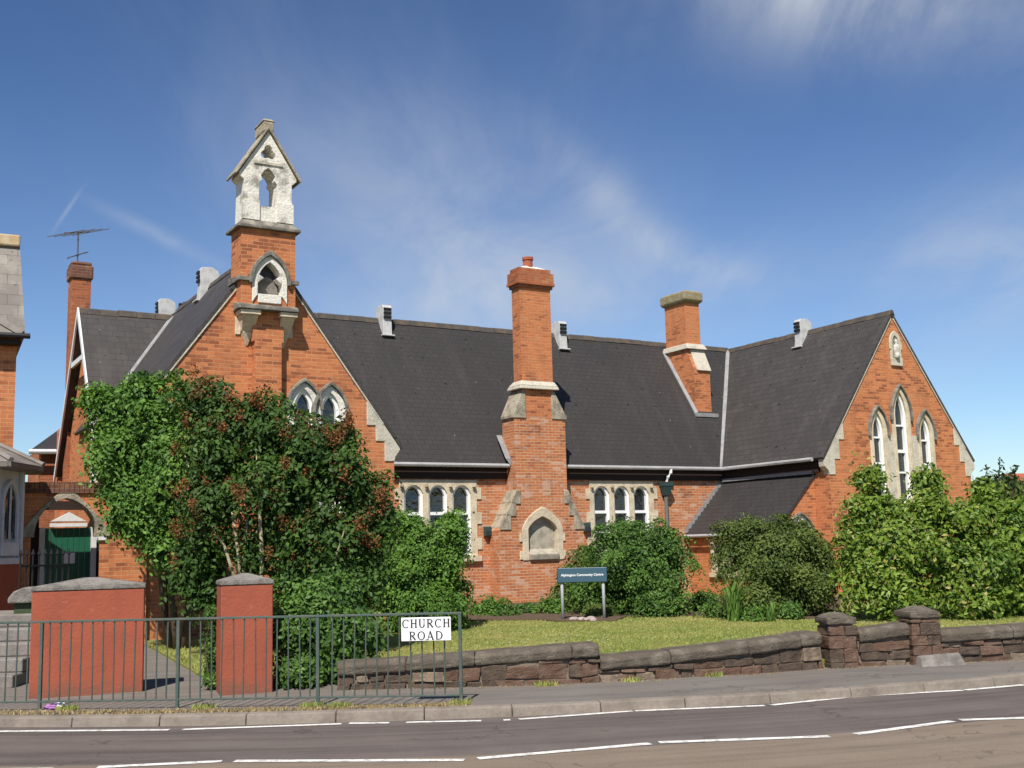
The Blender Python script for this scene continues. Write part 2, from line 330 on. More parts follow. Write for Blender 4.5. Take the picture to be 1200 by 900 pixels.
leaf_mat('leaf_far', (0.022, 0.045, 0.018), (0.055, 0.085, 0.03))
leaf_mat('flower_rust', (0.10, 0.042, 0.016), (0.27, 0.115, 0.043), rough=0.9, trans=0.15)
leaf_mat('grass_blade', (0.18, 0.25, 0.05), (0.43, 0.41, 0.13), rough=0.7, trans=0.25, extra=(0.42, 0.36, 0.17))
leaf_mat('straw', (0.22, 0.15, 0.07), (0.46, 0.36, 0.19), rough=0.9, trans=0.15)
leaf_mat('petal', (0.75, 0.75, 0.72), (0.85, 0.85, 0.8), trans=0.2)

# ------------------------------------------------------------------ mesh helpers
class MB:
    def __init__(s): s.v = []; s.f = []
    def add(s, vs, fs):
        o = len(s.v); s.v += [Vector(p) for p in vs]; s.f += [tuple(i+o for i in f) for f in fs]; return s
    def hexa(s, p):                       # p: bottom 4 then top 4
        return s.add(p, [(0, 3, 2, 1), (4, 5, 6, 7), (0, 1, 5, 4), (1, 2, 6, 5), (2, 3, 7, 6), (3, 0, 4, 7)])
    def box(s, x0, x1, y0, y1, z0, z1):
        return s.hexa([(x0, y0, z0), (x1, y0, z0), (x1, y1, z0), (x0, y1, z0), (x0, y0, z1), (x1, y0, z1), (x1, y1, z1), (x0, y1, z1)])
    def prism(s, pts, vec):
        n = len(pts); vec = Vector(vec); pts = [Vector(p) for p in pts]
        return s.add(pts+[p+vec for p in pts], [tuple(range(n)), tuple(range(2*n-1, n-1, -1))] + [(i, i+n, (i+1) % n+n, (i+1) % n) for i in range(n)])
    def ring(s, outer, inner, vec, closed=False):
        n = len(outer); vec = Vector(vec); o = [Vector(p) for p in outer]; q = [Vector(p) for p in inner]
        vs = o+q+[p+vec for p in o]+[p+vec for p in q]; fs = []
        for i in range(n if closed else n-1):
            j = (i+1) % n
            fs += [(i, j, n+j, n+i), (i, 2*n+i, 2*n+j, j), (n+i, n+j, 3*n+j, 3*n+i), (2*n+i, 3*n+i, 3*n+j, 2*n+j)]
        if not closed: fs += [(0, n, 3*n, 2*n), (n-1, 3*n-1, 4*n-1, 2*n-1)]
        return s.add(vs, fs)
    def holed(s, outer, holes, fn, vec):  # face with openings; outer edge extruded by vec
        loops = [[Vector((p[0], p[1], 0)) for p in outer]]+[[Vector((p[0], p[1], 0)) for p in h] for h in holes]
        flat = [p for l in loops for p in l]
        tris = geometry.tessellate_polygon(loops)
        s.add([fn(p.x, p.y) for p in flat], [tuple(t) for t in tris])
        vec = Vector(vec); n = len(outer); a = [Vector(fn(*p[:2])) for p in outer]
        s.add(a+[p+vec for p in a], [(i, i+n, (i+1) % n+n, (i+1) % n) for i in range(n)])
        return s
    def tube(s, pts, rad, n=8, cap=True):
        pts = [Vector(p) for p in pts]
        if not hasattr(rad, '__len__'): rad = [rad]*len(pts)
        vs = []; fs = []
        for i, p in enumerate(pts):
            d = (pts[min(i+1, len(pts)-1)]-pts[max(i-1, 0)]).normalized()
            a = d.cross(Vector((0, 0, 1)) if abs(d.z) < 0.9 else Vector((1, 0, 0))).normalized(); b = d.cross(a)
            for k_ in range(n):
                t = 2*math.pi*k_/n; vs.append(p+(a*math.cos(t)+b*math.sin(t))*rad[i])
        for i in range(len(pts)-1):
            for k_ in range(n):
                k2 = (k_+1) % n; fs.append((i*n+k_, i*n+k2, (i+1)*n+k2, (i+1)*n+k_))
        if cap: fs += [tuple(range(n))[::-1], tuple(range((len(pts)-1)*n, len(pts)*n))]
        return s.add(vs, fs)
    def build(s, name, mat, parent=None, bevel=0.0, smooth=False, uvs=None, loc=None):
        me = bpy.data.meshes.new(name); me.from_pydata([tuple(p) for p in s.v], [], s.f)
        bm = bmesh.new(); bm.from_mesh(me); bmesh.ops.recalc_face_normals(bm, faces=bm.faces)
        ul = bm.loops.layers.uv.new('UVMap'); Z = Vector((0, 0, 1))
        for f in bm.faces:
            n = f.normal
            if uvs is None:
                t = Z.cross(n); t = t.normalized() if t.length > 0.05 else Vector((1, 0, 0)); b = n.cross(t)
                for l in f.loops: l[ul].uv = (l.vert.co.dot(t), l.vert.co.dot(b))
            else:
                for l in f.loops: l[ul].uv = uvs[l.vert.index]
            f.smooth = smooth
        bm.to_mesh(me); bm.free()
        me.materials.append(MATS[mat])
        o = bpy.data.objects.new(name, me); COL.objects.link(o)
        if parent: o.parent = parent
        if loc is not None: o.location = loc
        if bevel:
            m = o.modifiers.new('bevel', 'BEVEL'); m.width = bevel; m.segments = 2; m.limit_method = 'ANGLE'; m.angle_limit = R(35)
        return o
def tag(o, label, cat, group=None):
    o['label'] = label; o['category'] = cat
    if group: o['group'] = group
    return o
def thing(name, label, cat, loc=(0, 0, 0), rz=0, group=None):
    o = bpy.data.objects.new(name, None); COL.objects.link(o); o.location = loc; o.rotation_euler = (0, 0, rz); o.empty_display_size = 0.3
    return tag(o, label, cat, group)
def struct(o): o['kind'] = 'structure'; return o
def stuff(o): o['kind'] = 'stuff'; return o

def arch(cx, w, z0, zs, za, n=9, kx=.80, kz=.62):         # pointed-arch outline, bottom left -> apex -> bottom right
    a = w/2; h = za-zs
    if h < a*1.15:                        # depressed pointed arch
        q = [(i/n) for i in range(n+1)]
        right = [(cx+(1-t)**2*a+2*t*(1-t)*a*kx, zs+2*t*(1-t)*h*kz+t*t*h) for t in q]
        left = [(2*cx-x, z) for x, z in right]
        return [(cx-a, z0)]+left[:-1]+right[::-1]+[(cx+a, z0)]
    c = (a*a-h*h)/(2*a); r = a-c
    t1 = math.atan2(h, -c)
    right = [(cx+c+r*math.cos(t1*i/n), zs+r*math.sin(t1*i/n)) for i in range(n+1)]
    left = [(2*cx-x, z) for x, z in right]
    return [(cx-a, z0)]+left[:-1]+right[::-1]+[(cx+a, z0)]
def V3(v): return lambda a, b: (a, v, b)
def at_v(path, v): return [(a, v, b) for a, b in path]

# ------------------------------------------------------------------ ground, road, pavement, lawn
def Yk(x):
    if x > 9: return Yk(9)+(x-9)*0.54
    if x < -8: return Yk(-8)-(x+8)*0.28
    return 11.67+0.106*x+0.0262*x*x
def strip(name, xs, f0, f1, z, mat, rows=6):
    m = MB(); uv = []; n = rows+1; L = 0; prev = None
    for x in xs:
        a, b = Vector((x, f0(x), z)), Vector((x, f1(x), z))
        if prev is not None: L += (b-prev).length
        prev = b
        for r in range(n):
            t = r/rows; m.v.append(a.lerp(b, t)); uv.append((L, (b-a).length*(1-t)))
    for i in range(len(xs)-1):
        for r in range(rows):
            m.f.append((i*n+r, (i+1)*n+r, (i+1)*n+r+1, i*n+r+1))
    return struct(m.build(name, mat, uvs=uv))
def fr(a, b, st): return [a+(b-a)*i/int((b-a)/st) for i in range(int((b-a)/st)+1)]
g = MB(); gx = 1500
for i in range(12):
    for j in range(12):
        x0, x1 = -gx+i*2*gx/12, -gx+(i+1)*2*gx/12; y0, y1 = -gx+j*2*gx/12, -gx+(j+1)*2*gx/12
        g.add([(x0, y0, -0.05), (x1, y0, -0.05), (x1, y1, -0.05), (x0, y1, -0.05)], [(0, 1, 2, 3)])
struct(g.build('ground', 'turf'))
XS = fr(-40, 40, 0.5)
def Yc(x): return Yk(x)-1.98+0.012*max(0, min(x, 8))*1.5
strip('road', XS, lambda x: Yc(x)-0.02, lambda x: Yk(x)+0.03, 0.0, 'asphalt')
strip('road_junction', XS, lambda x: -12, lambda x: Yc(x)-0.02, 0.0, 'asphalt_junction', 12)

def dash(p0, p1, w, m):
    a, b = atz(*p0, 0.004), atz(*p1, 0.004); a.z = b.z = 0.005
    d = (b-a).normalized(); n = Vector((-d.y, d.x, 0))*w/2
    k_ = max(2, int((b-a).length/0.35)); vs = []
    for i in range(k_+1):
        p = a.lerp(b, i/k_); wob = random.uniform(-0.006, 0.006)
        vs += [p-n*(1+wob*10), p+n*(1+wob*10)]
    m.add(vs, [(2*i, 2*i+2, 2*i+3, 2*i+1) for i in range(k_)])
mk = MB()
for a, b in [((-120, 903), (60, 901)), ((114, 899), (260, 892)), ((275, 891.8), (544, 890.6)), ((560, 888.8), (762, 871.2)), ((772, 869.9), (972, 862.8)), ((1003, 860.2), (1116, 845)), ((1125, 843.6), (1300, 838))]:
    dash(a, b, 0.10, mk)
struct(mk.build('road_centre_line', 'road_paint'))
mk = MB()
for a, b in [((-150, 858.5), (-10, 857)), ((-5, 857), (198, 855.3)), ((214, 854.8), (400, 848.2)), ((409, 847.6), (456, 847)), ((476, 846.4), (564, 844.6)), ((590, 843.8), (598, 843.5)), ((608, 842.8), (741, 833.2)), ((744, 833), (896, 826.8)), ((904, 826.2), (1000, 816.2)), ((1001, 816), (1128, 808.9)), ((1131, 808.6), (1200, 802.5)), ((1202, 802), (1300, 792))]:
    dash(a, b, 0.085, mk)
struct(mk.build('road_edge_line', 'road_paint'))

# kerb: separate stones, one object
kb = MB(); x = -20.0
while x < 22:
    L = random.choice((0.9, 0.92, 0.88)); x1 = x+L
    a, b = Vector((x+0.004, Yk(x+0.004), 0)), Vector((x1-0.004, Yk(x1-0.004), 0))
    d = (b-a).normalized(); n = Vector((-d.y, d.x, 0)); dz = random.uniform(-0.006, 0.006); lean = 0.035
    c0, c1 = a+n*0.15, b+n*0.15
    kb.hexa([a-Vector((0, 0, .1)), b-Vector((0, 0, .1)), c1-Vector((0, 0, .1)), c0-Vector((0, 0, .1)),
             a+n*lean+Vector((0, 0, .098+dz)), b+n*lean+Vector((0, 0, .098+dz)), c1+Vector((0, 0, .108+dz)), c0+Vector((0, 0, .108+dz))])
    x = x1
struct(kb.build('kerb', 'kerbstone', bevel=0.012))
WALLP = [(-2.35, 13.40), (0.3, 13.36), (2.77, 13.92), (3.95, 14.36), (5.05, 14.5), (6.35, 14.66), (9, 15.3), (14, 17.3), (22, 21.5)]
def Yw(x):
    if x <= WALLP[0][0]: return 13.4
    for (a, b), (c, d) in zip(WALLP, WALLP[1:]):
        if x <= c: return b+(d-b)*(x-a)/(c-a)
    return WALLP[-1][1]+(x-22)*0.55
strip('pavement', fr(-20, 22, 0.5), lambda x: Yk(x)+0.145, lambda x: Yw(x)+0.15, 0.103, 'tarmac')
def sheet(name, pts, z, mat, th=0.3):
    m = MB().prism([(p[0], p[1], z) for p in pts], (0, 0, -th)); return struct(m.build(name, mat))
sheet('path', [(-16, 13.5), (-2.0, 13.5), (-2.0, 15.5), (-6.5, 30), (-16, 30)], 0.112, 'tarmac')
lawn_pts = [(x, Yw(x)+0.12) for x in fr(-2.1, 21.9, 0.8)]+[(26, 45), (-6.2, 45), (-6.2, 27), (-4.2, 23.5), (-2.6, 16.5)]
sheet('lawn', lawn_pts, 0.20, 'turf')
gp = [atz(250, 800, .13), atz(174, 757, .13), atz(168, 742, .13), atz(150, 722, .13), atz(262, 722, .13), atz(330, 760, .13), atz(330, 800, .13)]
sheet('grass_patch', [(p.x, p.y) for p in gp], 0.14, 'turf')
bed = [atz(x, y, .2) for x, y in [(540, 728), (630, 727), (655, 729), (722, 728), (735, 723), (800, 722), (900, 725), (985, 726), (985, 700), (540, 704)]]
sheet('flower_bed', [(p.x, p.y) for p in bed], 0.225, 'earth')

# ------------------------------------------------------------------ the school (its own frame: u along, v back, z up)
SCH = thing('school_building', 'long red brick Victorian school with dark slate roofs, gables and bellcote behind the lawn', 'building', O, AZ)
def part(mb, name, mat, parent=None, **k): return mb.build(name, mat, parent or SCH, **k)

def lancet(parent, cx, w, z0, zs, za, v, t=0.15, hood=0.06, transoms=(), stone='limestone', frame=True, hoodmat='limestone_dark', sill=True, depth=0.22, name='window', hood_drop=0.0):
    """white frame with pane, stone surround, hood mould"""
    inn = arch(cx, w, z0, zs, za)
    out = arch(cx, w+2*t, z0, zs, za+t*1.12)
    fo = arch(cx, w-0.004, z0+0.004, zs, za-0.002); fi = arch(cx, w-0.13, z0+0.06, zs, za-0.085)
    m = MB().ring(at_v(fo, v+0.035), at_v(fi, v+0.05), (0, 0.15, 0))
    m.box(cx-w/2+0.066, cx+w/2-0.066, v+0.065, v+0.185, z0+0.004, z0+0.06)
    for tz, th in transoms: m.box(cx-w/2+0.066, cx+w/2-0.066, v+0.07, v+0.18, tz-th/2, tz+th/2)
    f = part(m, name, 'upvc', parent)
    gl = arch(cx, w-0.08, z0+0.03, zs, za-0.04)
    MB().prism(at_v(gl, v+0.14), (0, 0.02, 0)).build('pane', 'glass', f)
    MB().ring(at_v(out, v-0.03), at_v(inn, v-0.03), (0, depth, 0)).build('stone_surround', stone, f, bevel=0.012)
    if hood:
        zz0 = zs-hood_drop
        h0 = arch(cx, w+2*t+0.004, zz0, zs, za+t*1.12+0.002); h1 = arch(cx, w+2*t+2*hood, zz0, zs, za+t*1.12+hood*1.25)
        MB().ring(at_v(h1, v-0.10), at_v(h0, v-0.10), (0, 0.16, 0)).build('hood_mould', hoodmat, f, bevel=0.012)
    if sill: MB().box(cx-w/2-t, cx+w/2+t, v-0.08, v+0.2, z0-0.12, z0-0.002).build('sill', stone, f, bevel=0.012)
    return f
def hole(cx, w, z0, zs, za, e=0.04): return arch(cx, w+2*e, z0-e, zs, za+e*1.1)

EZ = 3.82                                                          # eaves
# --- left gable wing
LC, LAZ, LS, LV = -8.73, 7.92, 1.36, -4.24
lw = [(-7.93, 0.42, 2.55, 4.55, 4.97), (-7.36, 0.42, 2.55, 4.50, 4.92)]
outline = [(-11.0, -0.2), (-5.93, -0.2), (-5.93, 3.95), (LC, LAZ-0.10), (-11.0, 4.7)]
m = MB().holed(outline, [hole(*q) for q in lw], V3(LV), (0, 0.3, 0))
m.box(-5.96, -5.93-0.001, LV+0.3, 0.3, -0.2, 3.7); m.box(-11.0, -10.97, LV+0.3, 0.3, -0.2, 4.5)
part(m, 'left_gable_wall', 'brick').name = 'gable_wall'
for q in lw: lancet(None, *q, LV, t=0.13, hood=0.06, transoms=((3.9, 0.07),), stone='limestone_white')
# pilaster below the bellcote
m = MB().box(-9.02, -8.47, LV-0.20, LV-0.002, -0.2, 5.86)
m.box(-9.06, -8.43, LV-0.20, LV-0.002, 5.86, 6.46)
part(m, 'pilaster', 'brick')
# corbels carrying the shelf
for a, b in ((-9.36, -8.95), (-8.55, -8.19)):
    c = (a+b)/2; c += 0.02 if a < -9 else -0.02
    m = MB()
    m.hexa([(c-.12, LV-.10, 6.06), (c+.12, LV-.10, 6.06), (c+.12, LV, 6.06), (c-.12, LV, 6.06), (a+.04, LV-.34, 6.36), (b-.04, LV-.34, 6.36), (b-.04, LV, 6.36), (a+.04, LV, 6.36)])
    m.hexa([(c-.02, LV-.02, 5.78), (c+.02, LV-.02, 5.78), (c+.02, LV, 5.78), (c-.02, LV, 5.78), (c-.11, LV-.12, 6.057), (c+.11, LV-.12, 6.057), (c+.11, LV, 6.057), (c-.11, LV, 6.057)])
    m.box(a, b, LV-.37, LV, 6.363, 6.46)
    m.box(a-.01, a+.10, LV-.03, LV-.001, 6.0, 6.36); m.box(b-.10, b+.01, LV-.03, LV-.001, 6.0, 6.36)
    part(m, 'corbel', 'limestone_cream', bevel=0.015)
# bellcote
BF, BB = LV-0.30, LV+0.36
m = MB().hexa([(-9.42, LV-.42, 6.463), (-8.17, LV-.42, 6.463), (-8.17, LV-.002, 6.463), (-9.42, LV-.002, 6.463), (-9.40, LV-.40, 6.56), (-8.19, LV-.40, 6.56), (-8.19, LV-.002, 6.66), (-9.40, LV-.002, 6.66)])
bc = part(m, 'bellcote', 'limestone_dark', bevel=0.02)
nh = hole(-8.76, 0.52, 6.78, 7.02, 7.46, 0.03)
m = MB().holed([(-9.35, 6.56), (-8.22, 6.56), (-8.22, 8.13), (-9.35, 8.13)], [nh], V3(BF), (0, BB-BF, 0))
m.box(-9.34, -8.23, BB-0.05, BB, 6.56, 8.13)
m.build('brick_shaft', 'brick', bc)
inn = arch(-8.76, 0.50, 6.78, 7.02, 7.46); out = arch(-8.76, 0.72, 6.62, 7.02, 7.60); hd = arch(-8.76, 0.86, 7.0, 7.02, 7.70); hi_ = arch(-8.76, 0.724, 7.0, 7.02, 7.602)
m = MB().ring(at_v(out, BF-0.035), at_v(inn, BF-0.035), (0, 0.3, 0)); m.box(-9.00, -8.52, BF-.03, BF+.26, 6.62, 6.80)
# cusps of the trefoil head
for sx in (-1, 1): m.prism([(-8.76+sx*.25, BF-.03, 7.02), (-8.76+sx*.12, BF-.03, 7.13), (-8.76+sx*.235, BF-.03, 7.20)], (0, .2, 0))
m.build('niche_surround', 'limestone_white', bc, bevel=0.012)
MB().ring(at_v(hd, BF-0.09), at_v(hi_, BF-0.09), (0, 0.12, 0)).build('hood_mould', 'limestone_dark', bc, bevel=0.012)
MB().prism(at_v(arch(-8.76, 0.56, 6.75, 7.02, 7.5), BF+.255), (0, .03, 0)).build('niche_back', 'board_dark', bc)
MB().prism(at_v(arch(-8.76, 0.44, 6.79, 6.9, 7.2), BF+.16), (0, .05, 0)).build('niche_louvre', 'coping_stone', bc)
for a, b in ((-9.42, -9.13), (-8.40, -8.16)):
    m = MB().box(a, b, BF-.06, BF+.02, 7.04, 7.13)
    if a < -9: m.hexa([(-9.42, BF+.021, 7.04), (-9.352, BF+.021, 7.04), (-9.352, BB, 7.04), (-9.42, BB, 7.04), (-9.42, BF+.021, 7.13), (-9.352, BF+.021, 7.13), (-9.352, BB, 7.2), (-9.42, BB, 7.2)])
    m.build('string_course', 'limestone_dark', bc, bevel=0.01)
m = MB().hexa([(-9.45, BF-.09, 8.13), (-8.13, BF-.09, 8.13), (-8.13, BB+.08, 8.13), (-9.45, BB+.08, 8.13), (-9.45, BF-.09, 8.19), (-8.13, BF-.09, 8.19), (-8.13, BB+.08, 8.19), (-9.45, BB+.08, 8.19)])
m.hexa([(-9.43, BF-.07, 8.192), (-8.15, BF-.07, 8.192), (-8.15, BB+.06, 8.192), (-9.43, BB+.06, 8.192), (-9.28, BF+.05, 8.33), (-8.27, BF+.05, 8.33), (-8.27, BB-.06, 8.33), (-9.28, BB-.06, 8.33)])
m.build('cornice', 'limestone_dark', bc, bevel=0.012)
# stone head: two piers, shouldered opening, trefoil, gabled cap
c = -8.78; f0, f1 = BF+.06, BB-.08
opening = [(c-.19, 8.64), (c+.19, 8.64), (c+.19, 9.14), (c+.13, 9.20), (c+.15, 9.29), (c+.08, 9.40), (c, 9.46), (c-.08, 9.40), (c-.15, 9.29), (c-.13, 9.20), (c-.19, 9.14)]
tref = []
for k_ in range(3):
    th = R(90+120*k_)
    for j in range(7):
        ph = th-R(100)+R(200)*j/6
        tref.append((c+.085*math.cos(th)+.085*math.cos(ph), 9.78+.085*math.sin(th)+.085*math.sin(ph)))
body = [(c-.52, 8.33), (c+.52, 8.33), (c+.50, 9.16), (c+.60, 9.24), (c+.60, 9.30), (c, 10.24), (c-.60, 9.30), (c-.60, 9.24), (c-.50, 9.16)]
m = MB().holed(body, [opening, tref], V3(f0), (0, f1-f0, 0))
m.holed(body, [opening, tref], V3(f1), (0, -0.001, 0))
for hl in (opening, tref):
    n = len(hl); m.add(at_v(hl, f0)+at_v(hl, f1), [(i, (i+1) % n, (i+1) % n+n, i+n) for i in range(n)])
m.box(c-.53, c-.18, f0-.035, f0-.001, 8.33, 8.74); m.box(c+.18, c+.53, f0-.035, f0-.001, 8.33, 8.74)
m.build('stone_bellcote_head', 'limestone_white', bc).name = 'stone_head'
m = MB()
for sx in (-1, 1):
    a = Vector((c, 0, 10.27)); b = Vector((c+sx*.67, 0, 9.23)); nrm = Vector((sx*.84, 0, .545))
    p = [a, b, b+nrm*.045+Vector((0, 0, .0)), a+Vector((0, 0, .085))]
    m.prism([(q.x, f0-.06, q.z) for q in p], (0, f1-f0+.12, 0))
m.build('gabled_cap', 'weathered_stone', bc, bevel=0.015)
m = MB().box(c-.11, c+.11, f0-.04, f1+.04, 10.22, 10.44); m.hexa([(c-.14, f0-.06, 10.441), (c+.14, f0-.06, 10.441), (c+.14, f1+.06, 10.441), (c-.14, f1+.06, 10.441), (c-.10, f0-.02, 10.50), (c+.10, f0-.02, 10.50), (c+.10, f1+.02, 10.50), (c-.10, f1+.02, 10.50)])
m.build('finial', 'weathered_stone', bc, bevel=0.03)
m = MB().box(c-.30, c+.30, f0-.025, f0-.001, 9.52, 9.57); m.build('carved_band', 'limestone', bc)
# kneelers (skew stones)
def kneeler(cu, s, az_, slope_, dtip, wall, z0, v):
    # dressed stone at the foot of a gable slope, s=+1 right / -1 left: follows the verge outside, steps into the brickwork inside
    m = MB(); ln = lambda d: az_-slope_*d-.13
    p = [(wall-.02, z0), (wall+.002, z0), (wall+.03, z0+.10), (dtip, z0+.22), (dtip+.02, ln(dtip+.02)), (wall-.62, ln(wall-.62)), (wall-.62, ln(wall-.30)-.12), (wall-.42, ln(wall-.30)-.12), (wall-.42, z0+.42), (wall-.22, z0+.42), (wall-.22, z0)]
    m.prism([(cu+s*a, v-.025, b) for a, b in p], (0, .22, 0))
    part(m, 'kneeler', 'limestone', bevel=0.012)
kneeler(LC, 1, LAZ, LS, 2.92, 2.80, 3.52, LV); pass

# --- main range front wall
def px_u(x, v=0, y=600): return pv(x, y, v).x
G1 = [(473.2, 494.2), (502.6, 523.6), (529.8, 550.6)]; G2 = [(697.8, 714), (720.8, 736.5), (744, 760)]
groups = []
for G in (G1, G2):
    cs = [(px_u((a+b)/2), 0.50) for a, b in G]
    cc = cs[1][0]; groups.append([(cc-0.69, .54), (cc, .54), (cc+0.69, .54)])
def shoulder(cx, w, z0, zt):            # shouldered-arch light
    a = w/2
    return [(cx-a, z0), (cx-a, zt-.30), (cx-a+.0, zt-.22), (cx-a+.05, zt-.13), (cx-a+.10, zt-.06), (cx-.08, zt-.005), (cx, zt), (cx+.08, zt-.005), (cx+a-.10, zt-.06), (cx+a-.05, zt-.13), (cx+a, zt-.22), (cx+a, zt-.30), (cx+a, z0)]
WZ0, WZT = 1.48, 3.33
holes = []
for gcs in groups:
    a = gcs[0][0]-.24-.05; b = gcs[2][0]+.24+.05
    holes.append([(a, WZ0-.06), (b, WZ0-.06), (b, WZT+.06), (a, WZT+.06)])
m = MB().holed([(-5.93, -0.2), (6.9, -0.2), (6.9, EZ), (-5.93, EZ)], holes, V3(0), (0, 0.3, 0))
part(m, 'main_wall', 'brick_weathered').name = 'front_wall'
for gi, gcs in enumerate(groups):
    # stone frame of the three-light window: jambs, mullions and head in one dressed-stone mesh
    x0 = gcs[0][0]-.24; x1 = gcs[2][0]+.24; st = MB()
    heads = []
    for c_, w_ in gcs:
        sh = shoulder(c_, w_, WZ0, WZT-.05); heads.append(sh)
    rect = [(x0-.16, WZ0-.02), (x1+.20, WZ0-.02), (x1+.20, WZT+.09), (x0-.16, WZT+.09)]
    st.holed(rect, [h for h in heads], V3(-0.03), (0, 0.2, 0))
    for h in heads:
        n = len(h); st.add(at_v(h, -0.03)+at_v(h, 0.22), [(i, (i+1) % n, (i+1) % n+n, i+n) for i in range(n)])
    for zq in (1.62, 2.28, 2.92):        # quoin stones bonded into the brickwork
        st.box(x1+.202, x1+.34, -.028, .1, zq, zq+.30); st.box(x0-.28, x0-.162, -.028, .1, zq, zq+.28)
    st.box(x0-.24, x1+.28, -.10, .2, WZ0-.16, WZ0-.022)
    sm_ = part(st, 'window_stonework', 'limestone_cream')
    for c_, w_ in gcs:
        fo = [(p[0], p[1]) for p in shoulder(c_, w_-.006, WZ0+.003, WZT-.054)]
        fi = [(c_+(p[0]-c_)*(w_-.12)/w_, WZ0+.06 if q in (0, 12) else p[1]-.05) for q, p in enumerate(shoulder(c_, w_, WZ0, WZT-.05))]
        m = MB().ring(at_v(fo, .01), at_v(fi, .03), (0, .16, 0), closed=True)
        m.box(c_-w_/2+.06, c_+w_/2-.06, .052, .175, 2.52, 2.60)
        m.box(c_-w_/2+.06, c_+w_/2-.06, .07, .17, 1.98, 2.02)
        wf = part(m, 'window', 'upvc')
        MB().prism(at_v(shoulder(c_, w_-.06, WZ0+.03, WZT-.08), .12), (0, .02, 0)).build('pane', 'glass', wf)
    # little carved label stops at the mullion heads
    for q in (gcs[0][0]-.345, gcs[0][0]+.345, gcs[1][0]+.345, gcs[2][0]+.345):
        MB().tube([(q, -.05, WZT-.15), (q, -.08, WZT-.09), (q, -.06, WZT-.01)], [.035, .055, .03], 8).build('carved_boss', 'weathered_stone', sm_)

# --- central chimney breast
cb_ = MB()
F0 = -0.5
# stepped shoulders
low = [(-1.28, -.2), (1.36, -.2), (1.36, 2.10), (1.18, 2.46), (1.02, 2.78), (.88, 3.08), (.88, 5.08), (-.73, 5.08), (-.73, 3.08), (-.86, 2.78), (-1.02, 2.46), (-1.28, 2.10)]
nin = (0.06, 0.90, 1.52, 2.10, 2.46)
cb_.holed(low, [hole(nin[0], nin[1], nin[2], nin[3], nin[4], .02)], V3(F0), (0, .62, 0))
chim = part(cb_, 'chimney', 'brick_weathered')
for s_, pts in ((-1, [(-.71, 3.10), (-.86, 2.79), (-1.02, 2.47), (-1.20, 2.12)]), (1, [(.88, 3.10), (1.02, 2.79), (1.18, 2.47), (1.36, 2.10)])):
    m = MB()                                                        # weathering stones on the shoulders
    for (a, b), (c_, d) in zip(pts, pts[1:]):
        m.prism([(a+s_*.02, F0-.03, b+.04), (c_+s_*.04, F0-.03, d+.05), (c_+s_*.04, F0-.03, d-.02), (a-s_*.11, F0-.03, d-.02), (a-s_*.11, F0-.03, b+.04)], (0, .56, 0))
    m.build('weathering_stone', 'weathered_stone', chim, bevel=0.015)
for s_ in (-1, 1):
    a, b = (-.78, -.46) if s_ < 0 else (.93, .55)
    MB().prism([(a, F0-.03, 5.04), (a, F0-.03, 5.12), (b, F0-.03, 5.80), (b-s_*.10, F0-.03, 5.80), (b-s_*.10, F0-.03, 5.04)], (0, .66, 0)).build('shoulder_stone', 'weathered_stone', chim, bevel=0.02)
m = MB().box(-.45, .55, F0, F0+.56, 5.082, 5.83)
m.build('brick_neck', 'brick', chim)
m = MB().hexa([(-.58, F0-.12, 5.83), (.66, F0-.12, 5.83), (.66, F0+.6, 5.83), (-.58, F0+.6, 5.83), (-.56, F0-.10, 5.92), (.64, F0-.10, 5.92), (.64, F0+.58, 5.92), (-.56, F0+.58, 5.92)])
m.hexa([(-.56, F0-.10, 5.922), (.64, F0-.10, 5.922), (.64, F0+.58, 5.922), (-.56, F0+.58, 5.922), (-.47, F0-.01, 6.06), (.57, F0-.01, 6.06), (.57, F0+.45, 6.06), (-.47, F0+.45, 6.06)])
m.build('stone_band', 'limestone', chim, bevel=0.02)
m = MB().box(-.45, .53, F0, F0+.42, 6.06, 8.72)
m.build('brick_stack', 'brick', chim)
m = MB().box(-.50, .58, F0-.05, F0+.47, 8.62, 8.70); m.box(-.55, .63, F0-.10, F0+.52, 8.702, 8.78); m.box(-.53, .61, F0-.08, F0+.50, 8.782, 9.05); m.box(-.47, .55, F0-.02, F0+.44, 9.052, 9.17)
m.build('corbelled_cap', 'brick_dull', chim)
MB().hexa([(-.42, F0+.03, 9.172), (.50, F0+.03, 9.172), (.50, F0+.40, 9.172), (-.42, F0+.40, 9.172), (-.20, F0+.1, 9.25), (.2, F0+.1, 9.25), (.2, F0+.33, 9.25), (-.2, F0+.33, 9.25)]).build('flaunching', 'limestone_white', chim)
MB().tube([(-.03, F0+.21, 9.2), (-.03, F0+.21, 9.44), (-.03, F0+.21, 9.445), (-.03, F0+.21, 9.52), (-.03, F0+.21, 9.525), (-.03, F0+.21, 9.40)], [.14, .13, .155, .155, .11, .10], 16, cap=False).build('chimney_pot', 'terracotta', chim, smooth=False)
m = MB().ring(at_v(arch(nin[0], nin[1]+.36, 1.30, 2.12, 2.70), F0-.03), at_v(arch(nin[0], nin[1], 1.30, 2.10, 2.44), F0-.03), (0, .24, 0))
for zq in (1.32, 1.78): m.box(nin[0]-.72, nin[0]-.632, F0-.028, F0+.1, zq, zq+.22); m.box(nin[0]+.632, nin[0]+.70, F0-.028, F0+.1, zq, zq+.22)
nf = m.build('niche_surround', 'limestone_cream', chim, bevel=0.012)
MB().prism(at_v(arch(nin[0], nin[1]+.05, 1.34, 2.1, 2.46), F0+.13), (0, .04, 0)).build('niche_panel', 'wall_niche', chim)
